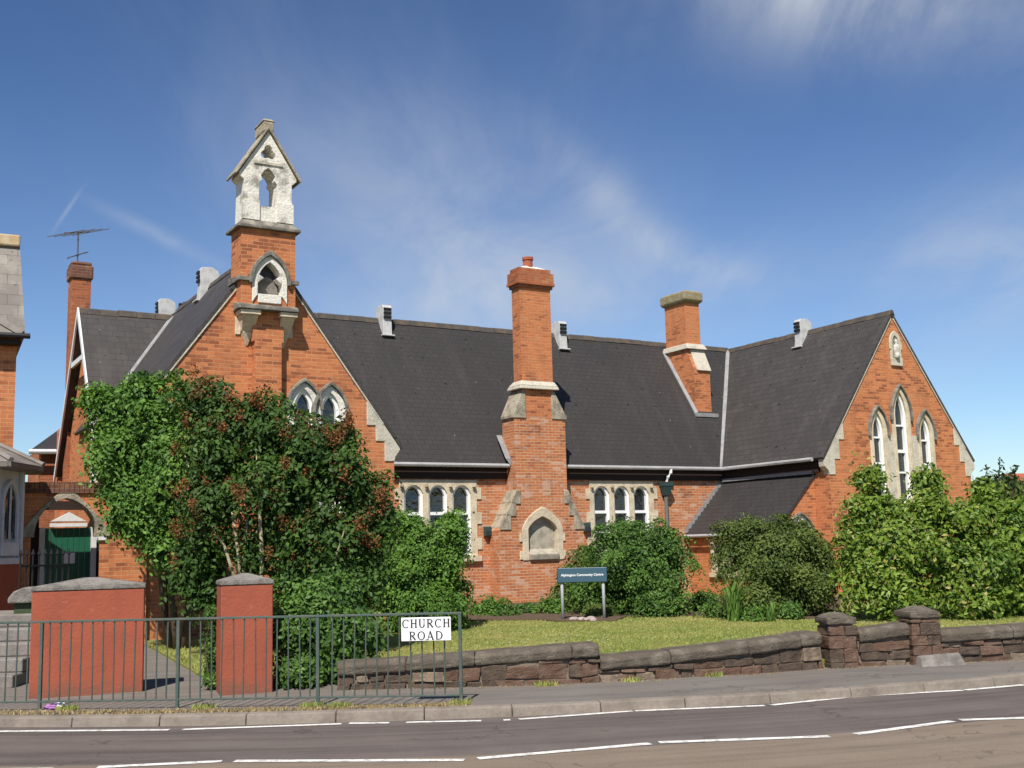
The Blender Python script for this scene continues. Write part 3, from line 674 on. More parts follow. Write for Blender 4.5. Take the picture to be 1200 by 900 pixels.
MB().hexa([(nin[0]-.44, F0-.07, 1.30), (nin[0]+.44, F0-.07, 1.30), (nin[0]+.44, F0+.13, 1.30), (nin[0]-.44, F0+.13, 1.30), (nin[0]-.46, F0-.10, 1.46), (nin[0]+.46, F0-.10, 1.46), (nin[0]+.44, F0+.13, 1.60), (nin[0]-.44, F0+.13, 1.60)]).build('niche_sill', 'wall_niche', chim, bevel=0.02)
MB().hexa([(-.755, -.30, 3.80), (-.735, -.30, 3.80), (-.735, .16, 4.44), (-.755, .16, 4.44), (-.90, -.30, 3.98), (-.735, -.30, 3.98), (-.735, .16, 4.64), (-.90, .16, 4.64)]).build('lead_flashing', 'lead', chim)

# --- right gable wing
RC, RAZ, RS = 9.72, 8.06, 1.36
rw = [(8.84, .42, 2.6, 4.55, 5.10), (9.80, .48, 2.6, 5.02, 5.74), (10.78, .42, 2.6, 4.52, 5.06)]
outline = [(6.85, -0.2), (12.63, -0.2), (12.63, 3.95), (RC, RAZ-.06), (6.85, 3.95)]
m = MB().holed(outline, [hole(*q) for q in rw], V3(LV), (0, .3, 0))
m.box(6.85, 6.88, LV+.3, 0.3, -.2, 3.72); m.box(12.6, 12.63, LV+.3, 3, -.2, 3.72)
part(m, 'gable_wall', 'brick')
for q, tr in zip(rw, (((4.42, .05), (3.7, .05)), ((4.78, .05), (4.05, .09), (3.45, .05)), ((4.38, .05), (3.7, .05)))):
    lancet(None, *q, LV, t=0.14, hood=0.055, transoms=tr, stone='limestone_cream', hood_drop=0.12)
m = MB()
for a, b in ((8.84+.352, 9.80-.382), (9.80+.382, 10.78-.352)): m.box(a, b, LV-.028, LV+.1, 2.45, 4.5)
part(m, 'window_stonework', 'limestone')
kneeler(RC, 1, RAZ, RS, 3.08, 2.91, 3.36, LV); kneeler(RC, -1, RAZ, RS, 3.04, 2.87, 3.36, LV)
# carved niche near the apex
nb = part(MB().ring(at_v(arch(9.78, .44, 6.56, 7.2, 7.5), LV-.04), at_v(arch(9.78, .24, 6.72, 7.15, 7.36), LV-.04), (0, .1, 0)).box(9.55, 10.01, LV-.06, LV-.002, 6.48, 6.70).box(9.53, 9.60, LV-.05, LV-.002, 6.95, 7.18).box(9.96, 10.03, LV-.05, LV-.002, 6.95, 7.18), 'carved_niche', 'limestone', bevel=0.015)
MB().prism(at_v(arch(9.78, .30, 6.6, 7.15, 7.38), LV-.012), (0, .01, 0)).build('niche_back', 'limestone_dark', nb)
MB().tube([(9.78, LV-.04, 6.70), (9.78, LV-.05, 6.80), (9.78, LV-.05, 7.0), (9.78, LV-.05, 7.08), (9.78, LV-.05, 7.11), (9.78, LV-.055, 7.16), (9.78, LV-.05, 7.22), (9.78, LV-.04, 7.25)], [.10, .085, .095, .08, .03, .05, .045, .01], 10).build('carved_figure', 'limestone_white', nb, smooth=True)

# --- roofs
def slope(name, pts, mat, th=0.07):
    p = [Vector(q) for q in pts]; n = (p[1]-p[0]).cross(p[2]-p[0]).normalized()
    if n.z > 0: n = -n
    return part(MB().prism(p, n*th), name, mat)
RV, RZ = 2.75, 8.10
slope('main_roof', [(LC, -.18, EZ), (RC, -.18, EZ), (RC, RV, RZ), (LC, RV, RZ)], 'slate').name = 'roof'
slope('roof', [(LC, 5.76, EZ), (RC, 5.76, EZ), (RC, RV, RZ), (LC, RV, RZ)], 'slate')
# left wing (verges run just proud of the gable)
eL, eR = LC-(LAZ-EZ)/LS, LC+(LAZ-EZ)/LS
eLu = -11.10; eLz = LAZ-(LC-eLu)*LS
slope('roof', [(eLu, LV-.035, eLz), (LC, LV-.035, LAZ), (LC, RV+.6, LAZ), (eLu, RV+.6, eLz)], 'slate_wing')
slope('roof', [(eR, LV-.035, EZ), (LC, LV-.035, LAZ), (LC, RV+.6, LAZ), (eR, RV+.6, EZ)], 'slate_wing')
qL, qR = RC-(RAZ-EZ)/RS, RC+(RAZ-EZ)/RS
slope('roof', [(qL, LV-.035, EZ), (RC, LV-.035, RAZ), (RC, RV+.6, RAZ), (qL, RV+.6, EZ)], 'slate_wing')
slope('roof', [(qR, LV-.035, EZ), (RC, LV-.035, RAZ), (RC, RV+.6, RAZ), (qR, RV+.6, EZ)], 'slate_wing')
# short roof left of the left wing
XZ, XU = 7.72, -11.17
slope('roof', [(XU, -.05, EZ), (XU, RV, XZ), (LC, RV, XZ), (LC, -.05, EZ)], 'slate_wing')
slope('roof', [(XU, 5.55, EZ), (XU, RV, XZ), (LC, RV, XZ), (LC, 5.55, EZ)], 'slate_wing')
# pale mortar fillets under the gable verges
for cu, az_, w_ in ((LC, LAZ, 2.55), (RC, RAZ, 2.75)):
    m = MB()
    for s_ in (-1, 1):
        m.prism([(cu+s_*.05, LV-.034, az_-.24), (cu+s_*.05, LV-.034, az_-.19), (cu+s_*w_, LV-.034, az_-w_*RS-.125), (cu+s_*w_, LV-.034, az_-w_*RS-.175)], (0, .032, 0))
    part(m, 'verge_fillet', 'limestone')
def ridge(p0, p1, mat='ridge_tile', r=0.10, seg=0.45, sag=0.0):
    p0, p1 = Vector(p0), Vector(p1); L = (p1-p0).length; n = int(L/seg); d = (p1-p0).normalized(); sd_ = d.cross(Vector((0, 0, 1))).normalized(); m = MB()
    for i in range(n):
        a = p0+d*(L*i/n+.006); b = p0+d*(L*(i+1)/n-.006); j = Vector((0, 0, random.uniform(-.008, .012)-sag*math.sin(math.pi*i/n)))
        pr = [a+j+sd_*r-Vector((0, 0, r*1.15)), a+j+sd_*r*.45+Vector((0, 0, .02)), a+j+Vector((0, 0, .05)), a+j-sd_*r*.45+Vector((0, 0, .02)), a+j-sd_*r-Vector((0, 0, r*1.15)), a+j-Vector((0, 0, .05))]
        m.prism(pr, b-a)
    part(m, 'ridge_tiles', mat)
ridge((LC+.1, RV, RZ), (RC, RV, RZ)); ridge((LC, LV-.02+.4, LAZ), (LC, RV, LAZ)); ridge((RC, LV-.06, RAZ), (RC, RV, RAZ)); ridge((XU+.02, RV, XZ), (LC-.15, RV, XZ))
# lead valleys
def valley(p0, p1, w=.10):
    p0, p1 = Vector(p0), Vector(p1); d = (p1-p0).normalized(); s_ = d.cross(Vector((0, 0, 1))).normalized()*w/2
    up = Vector((0, 0, .03))
    part(MB().hexa([p0-s_-up, p0+s_-up, p1+s_-up, p1-s_-up, p0-s_+up, p0+s_+up, p1+s_+up, p1-s_+up]), 'lead_valley', 'lead')
vs_ = (RZ-EZ)/(RV+.18)
valley((qL+.02, -.18, EZ+.02), (qL+(RZ-.1-EZ)/RS, -.18+(RZ-.1-EZ)/vs_, RZ-.05), .12)
xs_ = (XZ-EZ)/(RV+.05)
zt = XZ-.05
valley((eL+(4.6-EZ)/LS, -.05+(4.6-EZ)/xs_, 4.62), (eL+(zt-EZ)/LS, -.05+(zt-EZ)/xs_, zt+.02), .11)
# gutters, fascias deepened into a dark band for the shadow under the eaves
def gutter(pts, mat='gutter_grey', r=.055): part(MB().tube(pts, r, 8), 'gutter', mat)
gutter([(eR-.05, -.24, EZ-.03), (-.76, -.24, EZ-.03)]); gutter([(.91, -.24, EZ-.03), (qL-.02, -.24, EZ-.03), (qL-.06, LV+.30, EZ-.03)])
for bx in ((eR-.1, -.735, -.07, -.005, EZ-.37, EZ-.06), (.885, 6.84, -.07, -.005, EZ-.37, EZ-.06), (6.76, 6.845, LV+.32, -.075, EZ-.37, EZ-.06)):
    part(MB().box(*bx), 'fascia_shade_band', 'dark_wood_and_shade')  # dark eave board, its lower part standing in for shade on the brick
# right chimney on the main slope
m = MB().box(6.82, 7.46, 1.10, 2.50, 5.3, 7.02)
m.hexa([(6.82, 1.10, 7.02), (7.46, 1.10, 7.02), (7.46, 2.50, 7.02), (6.82, 2.50, 7.02), (6.82, 1.42, 7.70), (7.46, 1.42, 7.70), (7.46, 2.50, 7.70), (6.82, 2.50, 7.70)])
rch = part(m, 'chimney', 'brick')
MB().hexa([(6.93, 1.03, 6.98), (7.49, 1.03, 6.98), (7.49, 1.2, 6.98), (6.93, 1.2, 6.98), (6.93, 1.36, 7.70), (7.49, 1.36, 7.70), (7.49, 1.5, 7.70), (6.93, 1.5, 7.70)]).build('weathering_stone', 'limestone', rch, bevel=0.02)
MB().hexa([(6.74, 1.24, 7.70), (7.54, 1.24, 7.70), (7.54, 2.58, 7.70), (6.74, 2.58, 7.70), (6.78, 1.34, 7.88), (7.48, 1.34, 7.88), (7.48, 2.52, 7.88), (6.78, 2.52, 7.88)]).build('stone_band', 'limestone', rch, bevel=0.02)
MB().box(6.84, 7.42, 1.42, 2.44, 7.88, 9.22).build('brick_stack', 'brick', rch)
m = MB().hexa([(6.80, 1.38, 9.22), (7.46, 1.38, 9.22), (7.46, 2.48, 9.22), (6.80, 2.48, 9.22), (6.74, 1.30, 9.30), (7.52, 1.30, 9.30), (7.52, 2.56, 9.30), (6.74, 2.56, 9.30)])
m.box(6.75, 7.51, 1.31, 2.55, 9.302, 9.54); m.hexa([(6.75, 1.31, 9.542), (7.51, 1.31, 9.542), (7.51, 2.55, 9.542), (6.75, 2.55, 9.542), (6.85, 1.42, 9.62), (7.41, 1.42, 9.62), (7.41, 2.44, 9.62), (6.85, 2.44, 9.62)])
m.build('stone_cap', 'lichen_stone', rch, bevel=0.02)
m = MB().box(6.70, 7.58, .93, 1.095, 5.50, 5.62)
zr = lambda v_: EZ+(v_+.18)*vs_
m.hexa([(6.72, 1.0, zr(1.0)), (6.815, 1.0, zr(1.0)), (6.815, 2.45, zr(2.45)), (6.72, 2.45, zr(2.45)), (6.72, 1.0, zr(1.0)+.05), (6.815, 1.0, zr(1.0)+.12), (6.815, 2.45, zr(2.45)+.12), (6.72, 2.45, zr(2.45)+.05)])
m.build('lead_flashing', 'lead', rch)
# left rear chimney
lch = part(MB().box(-11.03, -10.55, 4.7, 5.25, 3.5, 8.95), 'chimney', 'brick_dull')
m = MB().box(-11.08, -10.50, 4.65, 5.30, 8.952, 9.32); m.box(-11.05, -10.54, 4.68, 5.27, 9.322, 9.42)
m.build('crumbling_cap', 'brick_brown', lch, bevel=0.04)
# roof vents: hooded boxes with three dark louvre slots facing down-slope
def vent(u, v, z, rz, sc=.9):
    o = MB()
    # cowl profile in local x (out of slope) / z, extruded in y
    prof = [(-.30, -.42), (-.12, .0), (-.12, .52)]+[(-.12+.02+.26*math.sin(R(a)), .52+.10*math.cos(R(a))) for a in ()]
    prof = [(.10, -.45), (.24, -.45), (.20, .02), (.22, .42), (.16, .50), (-.12, .52), (-.30, .42), (-.36, .26), (-.30, .06), (-.05, -.1)]
    o.prism([(a, -.15, b) for a, b in prof], (0, .30, 0))
    o.box(.20, .34, -.21, .21, -.50, -.455)
    b = o.build('roof_vent', 'vent_grey', SCH, bevel=0.01, loc=(u, v, z)); b.rotation_euler = (0, 0, rz); b.scale = (sc, sc, sc)
    s_ = MB()
    for i in range(3): s_.box(.18, .262, -.125, .125, .07+i*.125, .07+i*.125+.075)
    s_.build('louvre', 'black_paint', b)
    return b
# local +x must point down-slope
vent(-3.05, 2.58, 8.02, R(-90)); vent(2.82, 2.58, 8.02, R(-90)); vent(RC-.17, -.90, 7.98, R(180)); vent(LC-.10, -.15, 7.92, R(180), .82); vent(LC-.10, 3.9, 7.99, R(180), .82)

# --- lean-to porch in the corner with the right wing
PV = -3.68
slope('porch_roof', [(5.25, PV-.04, 1.86), (5.25, -.03, 1.86), (6.845, -.03, 3.44), (6.845, PV-.04, 3.44)], 'slate').name = 'roof'
pw = (6.20, .58, 0.9, 1.72, 2.14)
m = MB().holed([(5.42, -.2), (6.84, -.2), (6.84, 3.30), (5.42, 1.88)], [hole(*pw)], V3(PV), (0, .2, 0)); 
wa = [(PV+.2, -.2), (-.01, -.2), (-.01, 1.80), (PV+.2, 1.80)]
m.holed(wa, [[(-2.05, .80), (-1.02, .80), (-1.02, 1.62), (-2.05, 1.62)]], lambda a, b: (5.42, a, b), (.2, 0, 0))
part(m, 'porch_wall', 'brick')
lancet(None, *pw, PV, t=.16, hood=.05, stone='limestone_white')
m = MB()
for a, b in ((-2.11, -1.98), (-1.62, -1.45), (-1.09, -.96)): m.box(5.37, 5.55, a, b, .78, 1.64)
m.box(5.375, 5.55, -2.2, -.88, 1.642, 1.74); m.box(5.34, 5.55, -2.2, -.88, .66, .778)
psw = part(m, 'window_stonework', 'limestone_cream', bevel=0.01)
MB().box(5.50, 5.52, -2.0, -1.0, .8, 1.62).build('pane', 'glass', psw)
gutter([(5.20, PV+.02, 1.83), (5.20, -.05, 1.83)], r=.045)
part(MB().box(6.72, 6.846, PV-.03, -.03, 3.415, 3.50), 'lead_flashing', 'lead')
m = MB()
for i in range(13):                                                   # stepped lead where the porch roof meets the wall
    uu = 5.27+i*.12; zz_ = 1.88+(uu-5.25)*.99
    m.box(uu, uu+.125, -.022, -.002, zz_+.03, zz_+.20)
part(m, 'stepped_flashing', 'lead')
# downpipe with hopper
m = MB().tube([(4.53, -.12, 0.2), (4.53, -.12, 3.1)], .055, 10)
dp = part(m, 'downpipe', 'pipe_grey')
MB().hexa([(4.45, -.20, 3.02), (4.61, -.20, 3.02), (4.61, -.03, 3.02), (4.45, -.03, 3.02), (4.38, -.27, 3.28), (4.68, -.27, 3.28), (4.68, -.03, 3.28), (4.38, -.03, 3.28)]).box(4.37, 4.69, -.28, -.02, 3.282, 3.40).build('hopper', 'pipe_green', dp)
MB().tube([(4.66, -.24, EZ-.06), (4.64, -.25, EZ-.17), (4.56, -.22, EZ-.28), (4.54, -.16, EZ-.44)], .045, 10).build('swan_neck', 'upvc', dp)
for x_, y_ in ((570, 623), (686, 618)):
    q = pv(x_, y_, 0); bx_ = part(MB().box(q.x-.10, q.x+.10, -.13, -.002, q.z-.13, q.z+.13), 'wall_light', 'pipe_green', bevel=0.02)
    MB().box(q.x-.085, q.x+.085, -.136, -.128, q.z-.10, q.z+.02).build('lens', 'board_dark', bx_)

# --- gable end of the short roof, facing left
XW = -10.95
m = MB().holed([(-.0, -.2), (5.5, -.2), (5.5, EZ), (RV, XZ-.12), (-.0, EZ)], [[(1.0, 2.9), (1.6, 2.9), (1.6, 5.0), (1.0, 5.0)]], lambda a, b: (XW, a, b), (.25, 0, 0))
part(m, 'gable_wall', 'brick')
wfr = part(MB().ring([(XW-.05, a, b) for a, b in [(1.0, 2.9), (1.6, 2.9), (1.6, 5.0), (1.0, 5.0)]], [(XW-.05, a, b) for a, b in [(1.1, 3.0), (1.5, 3.0), (1.5, 4.9), (1.1, 4.9)]], (.15, 0, 0), closed=True).box(XW-.04, XW+.08, 1.1, 1.5, 3.95, 4.02), 'window', 'upvc')
MB().box(XW+.02, XW+.04, 1.05, 1.55, 2.95, 4.95).build('pane', 'glass', wfr)
m = MB()
for s_ in (-1, 1):
    p = [(XU-.03, RV, XZ+.05), (XU-.03, RV+s_*2.85, XZ+.05-2.85*xs_), (XU-.03, RV+s_*2.85, XZ-.17-2.85*xs_), (XU-.03, RV, XZ-.17)]
    m.prism(p, (.04, 0, 0))
bb = part(m, 'bargeboard', 'paint_white')
MB().box(XU-.02, XU+.04, RV-.75, RV+.75, 6.36, 6.48).build('collar_beam', 'paint_white', bb)
part(MB().tube([(XU+.1, .0, EZ-.1), (XU+.1, .0, .2)], .055, 8), 'downpipe', 'black_paint')
# rear range seen past the left end
q0 = pv(37, 530, 7.5); q1 = pv(70, 530, 7.5)
slope('rear_roof', [(q0.x-.05, 7.4, q0.z+.05), (q1.x+.9, 7.4, q0.z+.05), (q1.x+.9, 9.6, q0.z+.95), (q0.x+1.1, 9.6, q0.z+.95)], 'slate').name = 'roof'
part(MB().box(q0.x+.25, q1.x+1.0, 7.6, 10, -.2, q0.z+.1), 'rear_wall', 'brick_dull').name = 'rear_range_wall'
part(MB().tube([(q0.x-.1, 7.3, q0.z), (q1.x+.5, 7.3, q0.z+.02)], .07, 8), 'gutter', 'paint_white')
p0 = pv(68, 540, 5.6); p1 = pv(77.5, 540, 5.6)
part(MB().box(p0.x, p1.x, 5.5, 5.9, -.2, pv(72, 503, 5.6).z), 'brick_pier', 'brick')
part(MB().box(p1.x+.02, XW+.2, 5.4, 5.6, -.2, 5.4), 'rear_return_wall', 'brick_brown')

# ------------------------------------------------------------------ television aerial on the rear chimney
ac = b2w(-10.86, 5.0, 9.42)
ta = thing('television_aerial', 'thin television aerial with two combs clamped to the crumbling left rear chimney', 'aerial', ac, AZ)
tz = pY(81, 273, ac.y).z-ac.z
MB().tube([(0, 0, -.9), (0, 0, tz+.05)], .022, 6).build('mast', 'aerial_metal', ta)
def comb(z, L, sp, n, a0, rod):
    m = MB().tube([(-L*.55*math.cos(a0), -L*.55*math.sin(a0), z-.12), (L*.45*math.cos(a0), L*.45*math.sin(a0), z+.12)], .018, 6)
    bo = m.build('boom', 'aerial_metal', ta)
    for i in range(n):
        t = -.5+i/(n-1); cx, cy = L*t*math.cos(a0), L*t*math.sin(a0); zc = z+.24*t
        h = rod*(1-.25*abs(t)); MB().tube([(cx+h*math.sin(a0), cy-h*math.cos(a0), zc), (cx-h*math.sin(a0), cy+h*math.cos(a0), zc)], .011, 5).build('element_rod', 'aerial_metal', bo)
    return bo
comb(tz, .85, .2, 4, R(35), .75); comb(tz-.62, .5, .1, 3, R(20), .10)

# ------------------------------------------------------------------ archway screen wall with green door
AV = -4.36
uL = pv(24, 600, AV).x-.9; uR = -11.02
aw = thing('brick_archway', 'brick screen wall with dark coping and a stone pointed arch left of the school gable', 'archway', b2w(uR, AV, 0), AZ)
off = Vector((uR, AV, 0))
def AL(mb):
    for p in mb.v: p -= off
    return mb
acx = (pv(40, 620, AV).x+pv(113.5, 620, AV).x)/2; awid = pv(113.5, 620, AV).x-pv(40, 620, AV).x
zA = pv(74, 584, AV).z; zSp = pv(113, 622, AV).z-.06; zTop = pv(70, 577, AV).z
m = MB().holed([(uL, -.1), (uR, -.1), (uR, 2.84), (uL, 2.84)], [arch(acx, awid+.1, -.05, zSp, zA+.05, kx=.72, kz=.44)], V3(AV), (0, .35, 0))
AL(m).build('wall', 'brick', aw)
m = MB().ring(at_v(arch(acx, awid+.50, zSp-.04, zSp, zA+.22, kx=.72, kz=.44), AV-.04), at_v(arch(acx, awid, zSp-.04, zSp, zA, kx=.72, kz=.44), AV-.04), (0, .42, 0))
AL(m).build('stone_arch', 'weathered_stone', aw, bevel=0.012)
m = MB(); uu = uL
while uu < uR-.05:
    m.box(uu+.004, min(uu+.085, uR)-.004, AV-.05, AV+.40, 2.842+random.uniform(0, .004), 3.03+random.uniform(0, .012)); uu += .085
AL(m).build('coping', 'brick_brown', aw)
m = MB().box(acx+awid/2+.002, acx+awid/2+.16, AV-.045, AV+.2, zSp-.11, zSp-.045)
AL(m).build('impost', 'paint_white', aw)
DV = AV+1.15
gd = thing('green_door', 'dark green boarded double door with white frame and pediment inside the brick archway', 'door', b2w(acx, DV, 0), AZ)
d0 = pv(52, 640, DV).x-acx; d1 = pv(106, 640, DV).x-acx; dz1 = pv(80, 618, DV).z
m = MB(); nb_ = 8
for i in range(nb_):
    a = d0+(d1-d0)*i/nb_; b = d0+(d1-d0)*(i+1)/nb_; m.box(a+.004, b-.004, 0, .05, .05, dz1-.01)
m.build('door_leaf', 'door_green', gd)
m = MB().box(d1, d1+.10, -.04, .09, .0, dz1); m.box(d0-.10, d0, -.04, .09, .0, dz1)
m.build('door_frame', 'paint_white', gd)
pm = (pv(58, 612, DV).x-acx, pv(101, 612, DV).x-acx); zc = pv(80, 613, DV).z
m = MB().box(pm[0], pm[1], -.12, .06, dz1+.01, zc+.0)
m.prism([(pm[0]+.02, -.14, zc+.03), (pm[1]-.02, -.14, zc+.03), ((pm[0]+pm[1])/2, -.14, zc+.20)], (0, .2, 0))
m.build('pediment', 'paint_white', gd)
# porch behind the arch: side walls and dark roof
m = MB().box(d0-1.6, d0-.105, 0, .1, 0, 2.5); m.box(d0-1.6, d1+.5, -.02, .10, zc+.25, 2.75)
m.box(d1+.105, d1+.4, -.0, .1, 0, 2.5)
m.build('porch_wall', 'dark_wood_and_shade', gd)
nq = pv(81, 654, DV)
tag(MB().box(-.10, .10, -.012, -.002, -.10, .10).build('notice', 'paper', loc=b2w(nq.x, DV, nq.z)), 'square white paper notice pinned on the green door', 'notice').rotation_euler = (0, 0, AZ)

# notice board on the brick beside the tree
nq = pv(159, 660, LV)
nbd = thing('notice_board', 'dark glazed notice board with white papers on the brick wall under the green tree', 'notice board', b2w(nq.x, LV-.06, nq.z), AZ)
MB().box(-.18, .18, -.03, .05, -.27, .27).build('board', 'board_dark', nbd, bevel=0.01)
m = MB()
for a, b, w_, h_ in ((-.11, .10, .08, .09), (.04, .12, .07, .05), (-.06, -.10, .10, .07), (.08, -.04, .05, .10), (.06, -.19, .10, .05)): m.box(a-w_/2, a+w_/2, -.036, -.031, b-h_/2, b+h_/2)
m.build('papers', 'paper', nbd)

# ------------------------------------------------------------------ neighbouring house at the left edge
HA = R(27)
hc = pY(18, 450, 20.2)
hs = thing('brick_house', 'tall brick house with pale slate roof and white arched bay, cut by the left edge', 'house', (hc.x, hc.y, 0), HA)
MB().box(-6, 0, 0, 6, -.1, 5.9).build('wall', 'brick', hs)
zE = pY(30, 391, 19.9).z; zR_ = pY(20, 282, 20.8).z
def hslope(pts, name, mat, par=hs):
    p = [Vector(q) for q in pts]; n = (p[1]-p[0]).cross(p[2]-p[0]).normalized()
    if n.z > 0: n = -n
    return MB().prism(p, n*.07).build(name, mat, par)
rr = 0.85
rf = hslope([(-6, -.28, zE), (.12, -.28, zE), (.03, rr, zR_), (-6, rr, zR_)], 'roof', 'slate_pale')
hslope([(.12, -.28, zE), (.12, 2*rr+3.28, zE), (.03, rr, zR_)], 'roof', 'slate_pale')
hslope([(-6, 2*rr+3.28, zE), (.12, 2*rr+3.28, zE), (.03, rr, zR_), (-6, rr, zR_)], 'roof', 'slate_pale')
m = MB()
for i in range(14): m.box(.04-.46*(i+1)+.005, .04-.46*i-.005, rr-.14, rr+.14, zR_-.10, zR_+.12+random.uniform(0, .02))
m.build('ridge_tiles', 'ridge_cream', rf, bevel=0.03)
hz = lambda y_: zE+(y_+.28)/(rr+.28)*(zR_-zE)
pn = Vector((0, -(zR_-zE), rr+.28)).normalized(); m = MB()
a_, b_ = Vector((.06, -.27, hz(-.27))), Vector((-1.25, .22, hz(.22))); d_ = (b_-a_).normalized(); s_ = pn.cross(d_)*.07
m.hexa([a_-s_-pn*.03, a_+s_-pn*.03, b_+s_-pn*.03, b_-s_-pn*.03, a_-s_+pn*.03, a_+s_+pn*.03, b_+s_+pn*.03, b_-s_+pn*.03])
m.build('hip_tiles', 'step_stone', rf)
m = MB().box(-6, .06, -.24, -.002, zE-.17, zE-.08)
m.build('eaves_board', 'dark_wood_and_shade', hs)
MB().tube([(-6, -.33, zE-.05), (.20, -.33, zE-.03)], .05, 8).build('gutter', 'black_paint', hs)
# white bay
def hl(p): d = p-Vector((hc.x, hc.y, 0)); return Vector((d.x*math.cos(HA)+d.y*math.sin(HA), -d.x*math.sin(HA)+d.y*math.cos(HA), p.z))
A_ = hl(pY(27.5, 600, 19.6)); B_ = hl(pY(-4, 600, 18.6)); zb0 = pY(14, 661, 19.1).z; zb1 = pY(14, 547, 19.1).z
Cc = B_+Vector((-1.4, 0, 0)); D_ = Cc+Vector((-.8, .9, 0)); A2 = Vector((A_.x, .0, 0))
base = [(A_.x, A_.y), (B_.x, B_.y), (Cc.x, Cc.y), (D_.x, D_.y), (D_.x, .0), (A_.x, .0)]
def PR(pts, z0, z1): return MB().prism([(a, b, z0) for a, b in pts], (0, 0, z1-z0))
def grow(pts, k_):
    cx = B_.x-.7; cy = 0.3
    return [(cx+(a-cx)*k_, min(0.0, cy+(b-cy)*k_)) for a, b in pts]
PR(base, -.1, zb0).build('plinth', 'red_render', hs)
bay = PR(grow(base, .96), zb0, zb1).build('bay_window', 'bay_paint', hs)
# frames on the right-hand facet with a pointed light
Aq, Bq = Vector((*grow(base, .97)[0], 0)), Vector((*grow(base, .97)[1], 0)); ed = (Bq-Aq); eL_ = ed.length; ed.normalize(); nn = Vector((ed.y, -ed.x, 0))
if nn.x < 0: nn = -nn
def fac(a, b, d=0.0): return Aq+ed*a+nn*d+Vector((0, 0, b))
lw_ = eL_*.50
def facarch(w, z0, zs, za, d): return [fac(x_, z_, d) for x_, z_ in arch(eL_*.5, w, z0, zs, za)]
z0_, zs_, za_ = zb0+.42, zb0+1.0, zb0+1.34
MB().ring(facarch(lw_+.12, z0_-.05, zs_, za_+.08, .05), facarch(lw_, z0_-.05, zs_, za_, .05), -nn*.07).build('arched_frame', 'bay_paint', bay)
MB().prism(facarch(lw_-.01, z0_, zs_, za_-.01, .012), -nn*.008).build('pane', 'glass', bay)
m = MB().prism([fac(eL_*.5-.02, z0_, .04), fac(eL_*.5+.02, z0_, .04), fac(eL_*.5+.02, za_-.04, .04), fac(eL_*.5-.02, za_-.04, .04)], -nn*.02)
for t0, t1 in ((0, .08), (.92, 1.0)): m.prism([fac(eL_*t0, zb0, .05), fac(eL_*t1, zb0, .05), fac(eL_*t1, zb1, .05), fac(eL_*t0, zb1, .05)], -nn*.06)
m.prism([fac(0, zb0, .06), fac(eL_, zb0, .06), fac(eL_, zb0+.10, .06), fac(0, zb0+.10, .06)], -nn*.06)
m.prism([fac(eL_*.16, zb0+.14, .055), fac(eL_*.84, zb0+.14, .055), fac(eL_*.84, zb0+.36, .055), fac(eL_*.16, zb0+.36, .055)], -nn*.03)
m.build('frame', 'bay_paint', bay)
ov = grow(base, 1.24); zt_ = pY(0, 521, 19.3).z
cx_ = B_.x-.7
m = MB(); top = [(cx_+(a-cx_)*.22, min(0, b*.12)) for a, b in ov]
n = len(ov); m.add([(a, b, zb1+.02) for a, b in ov]+[(a, b, zt_+.25) for a, b in top]+[(a, b, zb1-.06) for a, b in ov], [(i, (i+1) % n, n+(i+1) % n, n+i) for i in range(n)]+[tuple(range(n, 2*n)), tuple(range(2*n, 3*n))]+[(i, 2*n+i, 2*n+(i+1) % n, (i+1) % n) for i in range(n)])
m.build('bay_roof', 'slate_pale', hs)
m = MB()
for i in range(4): m.tube([(ov[i][0], ov[i][1], zb1+.05), (top[i][0], top[i][1], zt_+.28)], .045, 6)
m.build('hip_rolls', 'step_stone', hs)

# black iron handrail in front of the archway
r0, r1 = pY(23, 680, 17.2), pY(80, 680, 18.0)
ir = thing('iron_railing', 'low black iron railing in front of the green door archway', 'railing', (r0.x, r0.y, 0.1), math.atan2(r1.y-r0.y, r1.x-r0.x))
Lr = math.hypot(r1.x-r0.x, r1.y-r0.y); zt_r = pY(40, 662, 17.3).z-.1
m = MB().box(0, Lr, -.02, .02, zt_r-.03, zt_r); m.box(0, Lr, -.015, .015, .12, .15); m.build('rail', 'black_paint', ir)
for i in range(9):
    x_ = Lr*i/8; hh_ = zt_r+.14
    MB().tube([(x_, 0, 0), (x_, 0, hh_), (x_, 0, hh_+.02), (x_, 0, hh_+.10)], [.014, .014, .03, .004], 6).build('bar', 'black_paint', ir)

# stone steps and mossy pier beside the left pillar
sp = pY(10, 760, 14.6)
ss = thing('stone_steps', 'worn grey stone steps at the left edge behind the railing', 'steps', (sp.x-.50, sp.y-.3, .10), R(4))
for i in range(5): MB().box(-1.2, .68, i*.32, 2.6, i*.17, (i+1)*.17-.002).build('step', 'step_stone', ss, bevel=0.02)
mp_ = atz(25, 792, .12)
mpier = thing('mossy_pier', 'short mossy green pier with rounded grey cap left of the wide red pillar', 'pier', (mp_.x, mp_.y+.25, .11), R(15))
MB().box(-.20, .20, -.20, .25, 0, .98).build('body', 'mossy_green', mpier, bevel=0.02)
m = MB(); pr_ = [(-.27, .982), (.27, .982), (.27, 1.05), (.20, 1.14), (.08, 1.19), (-.08, 1.19), (-.20, 1.14), (-.27, 1.05)]
m.prism([(a, -.27, b) for a, b in pr_], (0, .58, 0)); m.build('cap', 'coping_stone', mpier, bevel=0.02)

